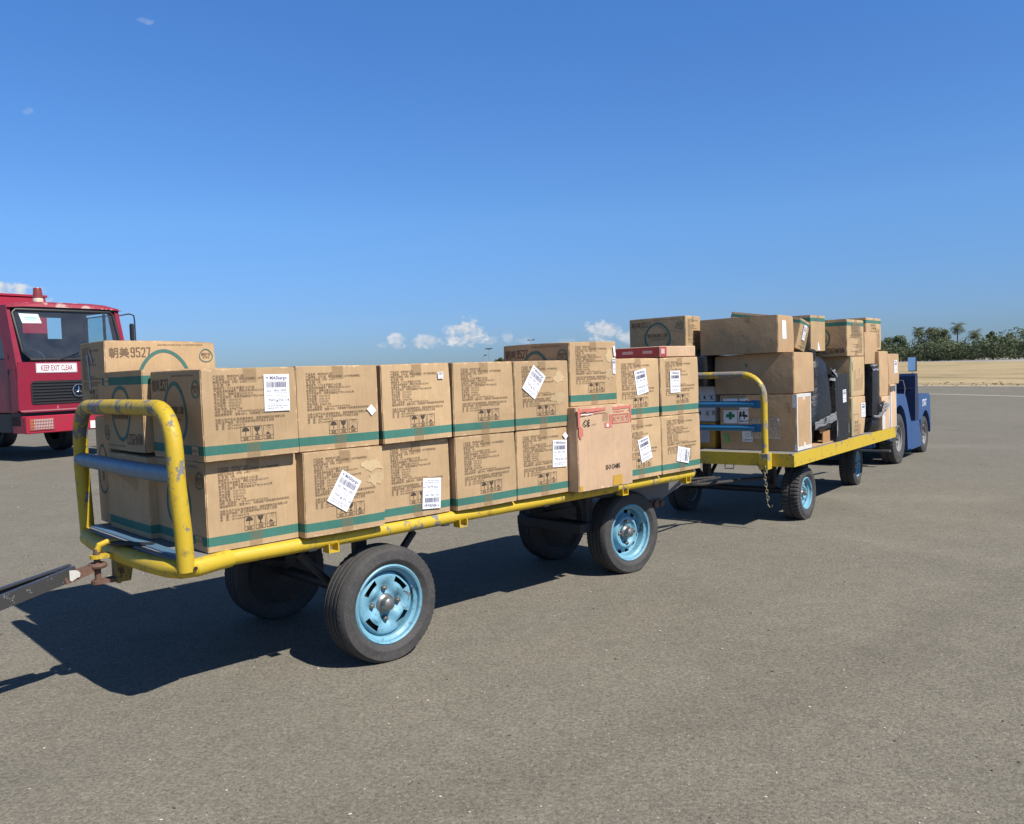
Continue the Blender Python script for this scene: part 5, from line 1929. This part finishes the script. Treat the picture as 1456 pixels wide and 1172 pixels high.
MB().box(.02, CW - .02, .19, .62, 1.40, 1.665, 0, .04).build('dashboard', TRK_BLK, TR)
for x0 in (.20, 1.12):
    MB().box(x0, x0 + .52, 1.02, 1.42, 1.25, 1.45, 0, .03).box(x0 + .02, x0 + .50, 1.38, 1.50, 1.46, 2.02, 0, .03).build('seat', CABIN, TR)
M = Matrix.Translation((.46, .66, 1.72)) @ Matrix.Rotation(R(60), 4, 'X')
MB().tube([(.22 * math.cos(2 * PI * i / 24), .22 * math.sin(2 * PI * i / 24), 0) for i in range(24)], .014, 6, closed=True, M=M).build('steering_wheel', TRK_BLK, TR)
# windscreen and its rubber
ws = []
cs_ = [(.19, 1.70), (CW - .15, 1.70), (CW - .045, 1.82), (CW - .115, 2.49), (CW - .17, 2.545), (.075, 2.545), (.022, 2.49), (.095, 1.84)]
ws = [(x, wy(z) + .004, z) for x, z in cs_]
gl = MB()
gl.add(ws + [(x, y + .006, z) for x, y, z in ws], [tuple(range(8)), tuple(range(15, 7, -1))] + [(i, i + 8, (i + 1) % 8 + 8, (i + 1) % 8) for i in range(8)])
gl.build('windscreen', GLASS, TR)
wr = MB()
wr.tube([(x, y - .004, z) for x, y, z in ws], .027, 8, closed=True)
wr.box(.03, CW - .03, wy(2.58) - .005, wy(2.58) + .03, 2.56, 2.615)
wr.build('windscreen_rubber', TRK_BLK, TR)
nt_ = MB()
nt_.add([(.115, wy(2.48) - .008, 2.48), (.43, wy(2.47) - .008, 2.475), (.47, wy(2.32) - .008, 2.32), (.155, wy(2.32) - .008, 2.315)], [(0, 1, 2, 3)])
no_ = nt_.build('windscreen_notice', plain('notice_paper', (.72, .80, .80), .5, .05, 10), TR)
p = P2().rect(.20, .40, 2.40, 2.425).rect(.21, .36, 2.37, 2.38)
put('notice_print', p.mesh('notice_print', plain('mint_ink', (.35, .62, .58), .6), lambda x_, y_: (x_, wy(y_) - .0115, y_)), no_)
for a, b_ in ((.62, 1.02), (1.25, 1.68)):
    MB().tube([(a, wy(1.69) - .035, 1.68), (b_, wy(1.84) - .02, 1.83)], .010, 6).tube([(a + .12, wy(1.80) - .03, 1.70), (b_ + .14, wy(1.86) - .01, 1.80)], .008, 6).build('wiper', TRK_BLK, TR)
# sign on the nose
sg = MB().box(.255, .935, .090, .0985, 1.478, 1.638)
so_ = sg.build('sign_plate', WHITE, TR)
p = P2().add(text2d("KEEP EXIT CLEAR", .132, .52, .0019, 'CENTER'), .595, 1.514)
p.frame(.262, .928, 1.485, 1.631, .005)
put('sign_lettering', p.mesh('sign_lettering', plain('crimson_ink', (.34, .012, .035), .6), lambda x_, y_: (x_, .0885, y_)), so_)
# grille
gr = MB()
gx0, gx1, gz0, gz1 = .155, CW - .155, .955, 1.345
gpoly = [(gx0 + .0, gz0 + .03), (gx0 + .03, gz0), (gx1 - .03, gz0), (gx1, gz0 + .03), (gx1, gz1 - .05), (gx1 - .05, gz1), (gx0 + .05, gz1), (gx0, gz1 - .05)]
gr.prism(gpoly, .085, .099)
go = gr.build('grille', TRK_BLK, TR)
for i in range(7):
    z = gz0 + .035 + i * .051
    MB().add([(gx0 + .02, .0845, z), (gx1 - .02, .0845, z), (gx1 - .02, .064, z + .016), (gx0 + .02, .064, z + .016), (gx0 + .02, .0845, z + .022), (gx1 - .02, .0845, z + .022)],
             [(0, 1, 2, 3), (3, 2, 5, 4), (0, 3, 4), (1, 5, 2)]).build('slat', plain('slat_black', (.045, .047, .05), .35), go)
emb = MB()
emb.tube([(.93 + .105 * math.cos(2 * PI * i / 28), .055, 1.165 + .105 * math.sin(2 * PI * i / 28)) for i in range(28)], .0095, 8, closed=True)
for k in range(3):
    a = PI / 2 + k * 2 * PI / 3
    c_, s_ = math.cos(a), math.sin(a)
    emb.add([(.93 + c_ * .1, .055, 1.165 + s_ * .1), (.93 - s_ * .018, .055, 1.165 + c_ * .018), (.93, .040, 1.165), (.93 + s_ * .018, .055, 1.165 - c_ * .018)], [(0, 1, 2), (0, 2, 3)])
emb.build('emblem', CHROME, go)
# red and black underparts, wheels
MB().box(.05, CW - .05, .55, 5.4, .55, .80).build('frame', STEEL_D, TR)
MB().box(.0, CW, .175, .505, .60, .818).build('under_nose', TRK_BLK, TR)
for x0 in (.0, CW - .04):
    MB().box(x0, x0 + .04, .515, 1.80, .485, .815, 0, .01).build('side_skirt', TRK_BLK, TR)


def truck_wheel(x, y, face):
    w = bpy.data.objects.new('wheel', None)
    COL.objects.link(w)
    w.parent = TR
    w.location = (x, y, .47)
    w.rotation_euler = (0, 0, R(90) * (1 if face > 0 else -1))
    MB().lathe([(.26, -.11), (.30, -.135), (.42, -.135), (.465, -.11), (.47, -.04), (.47, .04), (.465, .11), (.42, .135), (.26, .11)], 40).build('tyre', TYRE, w)
    MB().lathe([(.265, -.11), (.24, -.08), (.20, -.02), (.12, -.05), (.06, -.06), (.001, -.06)], 28).build('rim', RED_B, w)


for y in (2.40, 4.9):
    truck_wheel(.16, y, -1)
    truck_wheel(CW - .16, y, 1)
for x0, x1 in ((-.06, .30), (CW - .30, CW + .06)):
    mg = MB()
    ar = [(2.40 + .58 * math.cos(a), .42 + .56 * math.sin(a)) for a in [PI * i / 10 for i in range(11)]]
    ar2 = [(2.40 + .55 * math.cos(a), .42 + .53 * math.sin(a)) for a in [PI * i / 10 for i in range(11)]]
    mg.prism(ar + ar2[::-1], x0, x1, axis='x')
    mg.build('mudguard', TRK_BLK, TR)
MB().box(-.08, 1.37, 1.95, 5.5, .85, 2.93, 0, .02).build('equipment_body', RED_B, TR)
MB().box(-.10, 1.39, 1.93, 5.52, 2.932, 2.975, 0, .006).build('body_roof', RED_B, TR)
# beacon
bcn = MB()
M = Matrix.Translation((.60, .62, 2.705)) @ Matrix.Rotation(PI / 2, 4, 'X')
bcn.lathe([(.085, .0), (.085, .05), (.079, .07), (.0, .07)], 24, 0, M)
bo_ = bcn.build('beacon', LAMPW, TR)
MB().lathe([(.080, .0702), (.066, .235), (.060, .25), (.0, .252)], 24, 0, M).build('red_dome', LAMPRED, bo_)
mi_ = MB().tube([(CW + .02, .32, 2.50), (CW + .20, .30, 2.535), (CW + .29, .30, 2.51), (CW + .30, .30, 2.40), (CW + .30, .30, 2.0), (CW + .06, .30, 1.80)], .013, 8)
mo_ = mi_.build('mirror_arm', TRK_BLK, TR)
MB().box(CW + .215, CW + .285, .285, .36, 2.04, 2.36, 0, .02).build('mirror', TRK_BLK, mo_)

# ------------------------------------------------------------------ trees and lamp posts beyond the field
def leaf_quads(mb, r, n, sampler, size, mi=0):
    for _ in range(n):
        c, out = sampler(r)
        s = size * r.uniform(.6, 1.35)
        nrm = (out + Vector((r.uniform(-1, 1), r.uniform(-1, 1), r.uniform(-.6, 1.2))) * .9).normalized()
        a = nrm.orthogonal().normalized()
        a = Matrix.Rotation(r.uniform(0, 2 * PI), 3, nrm) @ a
        b = nrm.cross(a)
        mb.add([c - a * s, c - b * s * .6 + nrm * s * .12, c + a * s, c + b * s * .6 - nrm * s * .12], [(0, 1, 2, 3)], mi)


def bushy(label, x, y, h, rad, seed, m=None, group='trees along the far edge of the field'):
    r = random.Random(seed)
    T = thing('bushy_tree', label, 'tree', (x, y, 0), r.uniform(0, 6), group)
    tk = MB()
    th = h * .42
    tk.tube([(0, 0, 0), (.1, .05, th * .5), (0, .1, th), (.2, 0, h * .7)], [h * .028, h * .022, h * .017, h * .008], 7)
    for i in range(5):
        a = r.uniform(0, 2 * PI)
        z0 = th * r.uniform(.6, 1.0)
        tk.tube([(0, .05, z0), (math.cos(a) * rad * .35, math.sin(a) * rad * .35, z0 + h * .16), (math.cos(a) * rad * .65, math.sin(a) * rad * .65, z0 + h * .30)], [h * .012, h * .008, h * .003], 5)
    tk.build('trunk', BARK, T)
    lobes = []
    for i in range(11):
        a = r.uniform(0, 2 * PI)
        q = rad * math.sqrt(r.random()) * .72
        z = h * r.uniform(.30, .84)
        s = rad * r.uniform(.26, .46) * (1.15 - .45 * abs(z / h - .5))
        lobes.append((Vector((q * math.cos(a), q * math.sin(a), z)), s))
    lobes.append((Vector((0, 0, h * .86)), rad * .30))

    def samp(r):
        c, s = r.choice(lobes)
        d = Vector((r.gauss(0, 1), r.gauss(0, 1), r.gauss(0, 1))).normalized()
        p = c + Vector((d.x, d.y, d.z * .82)) * s * (r.random() ** .40)
        p.z = min(p.z, h)
        return p, d
    cr = MB()
    leaf_quads(cr, r, 3600, samp, .23)
    cr.build('crown', m or LEAF, T, recalc=False)
    return T


def palm(label, x, y, h, seed, crown=2.0, group='palms along the far edge of the field'):
    r = random.Random(seed)
    T = thing('palm_tree', label, 'palm tree', (x, y, 0), r.uniform(0, 6), group)
    tk = MB()
    bx, by = r.uniform(-.5, .5), r.uniform(-.3, .3)
    top = Vector((bx, by, h - crown * .55))
    tk.tube([(0, 0, 0), (bx * .2, by * .2, h * .3), (bx * .6, by * .6, h * .6), tuple(top)], [.24, .18, .15, .13], 8)
    tk.build('trunk', BARK, T)
    fr = MB()
    for i in range(34):
        a = 2 * PI * i / 34 + r.uniform(-.15, .15)
        e = r.uniform(-.95, 1.25)
        L = crown * r.uniform(.75, 1.1)
        dirh = Vector((math.cos(a), math.sin(a), 0))
        side = Vector((-math.sin(a), math.cos(a), 0))
        pts = []
        p_ = top.copy()
        n = 7
        for k in range(n):
            ang = e - k * .26 * (1.0 if e > .3 else .55)
            pts.append(p_.copy())
            p_ = p_ + (dirh * math.cos(ang) + Vector((0, 0, math.sin(ang)))) * (L / n)
        for k in range(n - 1):
            w = .46 * crown / 2 * math.sin(PI * (k + .9) / (n + .6))
            q0, q1 = pts[k], pts[k + 1]
            for sd_ in (-1, 1):
                for j in range(3):
                    f0 = q0.lerp(q1, j / 3)
                    f1 = q0.lerp(q1, (j + .65) / 3)
                    tip = f1 + side * sd_ * w * 1.25 + dirh * w * .5 - Vector((0, 0, w * .55))
                    fr.add([f0, f1, tip], [(0, 1, 2)])
    fr.build('fronds', PALM, T, recalc=False)
    return T


def Pt(t, D):
    return t * D, D


bushy('olive bushy tree just right of the cargo, lowest of the right tree row', *Pt(.4474, 290), 8.6, 4.6, 1)
bushy('dark round tree left of the gap before the big spreading tree', *Pt(.4590, 278), 9.0, 3.6, 2)
bushy('big spreading green tree above the blue tug mirror, widest crown of the row', *Pt(.4995, 250), 10.2, 5.2, 3, LEAF2)
bushy('dense green tree attached to the right side of the big spreading tree', *Pt(.5155, 246), 9.6, 3.4, 4)
palm('palm with a drooping crown at the left edge of the big spreading tree', *Pt(.4840, 255), 10.8, 5, 2.9)
palm('tallest palm standing clear above the thicket right of the tug', *Pt(.5300, 226), 10.7, 6, 2.9)
palm('shorter leaning palm right of the tallest palm', *Pt(.5500, 216), 8.2, 7, 2.6)
bushy('slender tree with a flat dark top between palm and right picture edge', *Pt(.5715, 205), 7.4, 2.0, 8)
bushy('rounded light green tree near the right picture edge', *Pt(.5925, 196), 6.3, 2.6, 9, LEAF2)
palm('palm cut by the right picture edge', *Pt(.6110, 190), 7.6, 10, 2.6)
bushy('tree outside the right edge beyond the last palm', *Pt(.640, 180), 7.0, 3.0, 11)
bushy('bushy tree half hidden behind the cargo of the second cart', *Pt(.432, 300), 8.0, 4.0, 12)
bushy('small far tree showing just left of the tall carton', *Pt(-.0115, 300), 6.6, 2.8, 13, None, 'far trees showing over the front cart')
palm('far palm crown peeking over the middle of the tall carton side', *Pt(.0350, 300), 10.2, 14, 1.6, 'far trees showing over the front cart')
palm('far palm crown peeking over the right end of the tall carton', *Pt(.1055, 300), 11.4, 15, 2.2, 'far trees showing over the front cart')
bushy('far dark tree between the tall carton and the ringed carton', *Pt(.1290, 300), 8.8, 2.6, 16, None, 'far trees showing over the front cart')
bushy('far dark tree against the ringed carton of the second cart', *Pt(.1405, 298), 8.6, 2.2, 17, None, 'far trees showing over the front cart')


def thicket():
    r = random.Random(44)
    line = [(.36, 335), (.43, 300), (.478, 262), (.519, 232), (.56, 208), (.606, 190), (.66, 168), (.75, 148)]
    pts = [Vector((t * D, D, 0)) for t, D in line]
    seg = [(pts[i + 1] - pts[i]).length for i in range(len(pts) - 1)]
    tot = sum(seg)
    nodes = []
    for i in range(210):
        s = r.uniform(0, tot)
        k = 0
        while s > seg[k]:
            s -= seg[k]
            k += 1
        d = (pts[k + 1] - pts[k]).normalized()
        nr = Vector((d.y, -d.x, 0))
        if nr.y < 0:
            nr = -nr
        dep = r.uniform(-1.5, 9)
        hh = r.uniform(2.0, 3.8) + max(0, dep) * .34
        nodes.append((pts[k] + d * s + nr * dep, hh, r.uniform(1.4, 3.2)))
    mb = MB()

    def samp(r):
        c, hh, rad = r.choice(nodes)
        d = Vector((r.gauss(0, 1), r.gauss(0, 1), r.gauss(0, 1))).normalized()
        q = r.random() ** .4
        z = hh * .5 + d.z * hh * .5 * q
        return Vector((c.x + d.x * rad * q, c.y + d.y * rad * q, max(.1, z))), d
    leaf_quads(mb, r, 36000, samp, .27, 0)
    leaf_quads(mb, r, 22000, samp, .25, 1)
    o = mb.build('thicket', [LEAF, LEAF2], recalc=False)
    o['kind'] = 'stuff'
    o['label'] = 'dense green thicket along the far side of the field'


thicket()
GALV = plain('galvanised_steel', (.30, .31, .32), .5)


def lamp_post(label, t, D, h, arms):
    x, y = Pt(t, D)
    T = thing('lamp_post', label, 'lamp post', (x, y, 0), 0, 'apron lamp posts far behind the front cart')
    MB().tube([(0, 0, 0), (0, 0, h * .5), (0, 0, h)], [.16, .12, .09], 8).build('pole', GALV, T)
    hd = MB()
    for a in range(arms):
        q = PI * a / max(1, arms - 1) if arms > 1 else 0
        dx, dy = math.cos(q), math.sin(q)
        hd.tube([(0, 0, h - .2), (dx * .5, dy * .5, h)], .05, 6)
        hd.box(dx * .75 - .42, dx * .75 + .42, dy * .75 - .25, dy * .75 + .25, h - .02, h + .30)
    hd.build('floodlight', STEEL_D, T)


lamp_post('far lamp post with a broad floodlight head above the fourth top carton', -.0248, 280, 8.9, 3)
lamp_post('far lamp post with two arms above the near end of the tall carton', .0255, 280, 11.3, 2)
lamp_post('thin short far post just left of the broad headed lamp post', -.0317, 290, 7.0, 1)
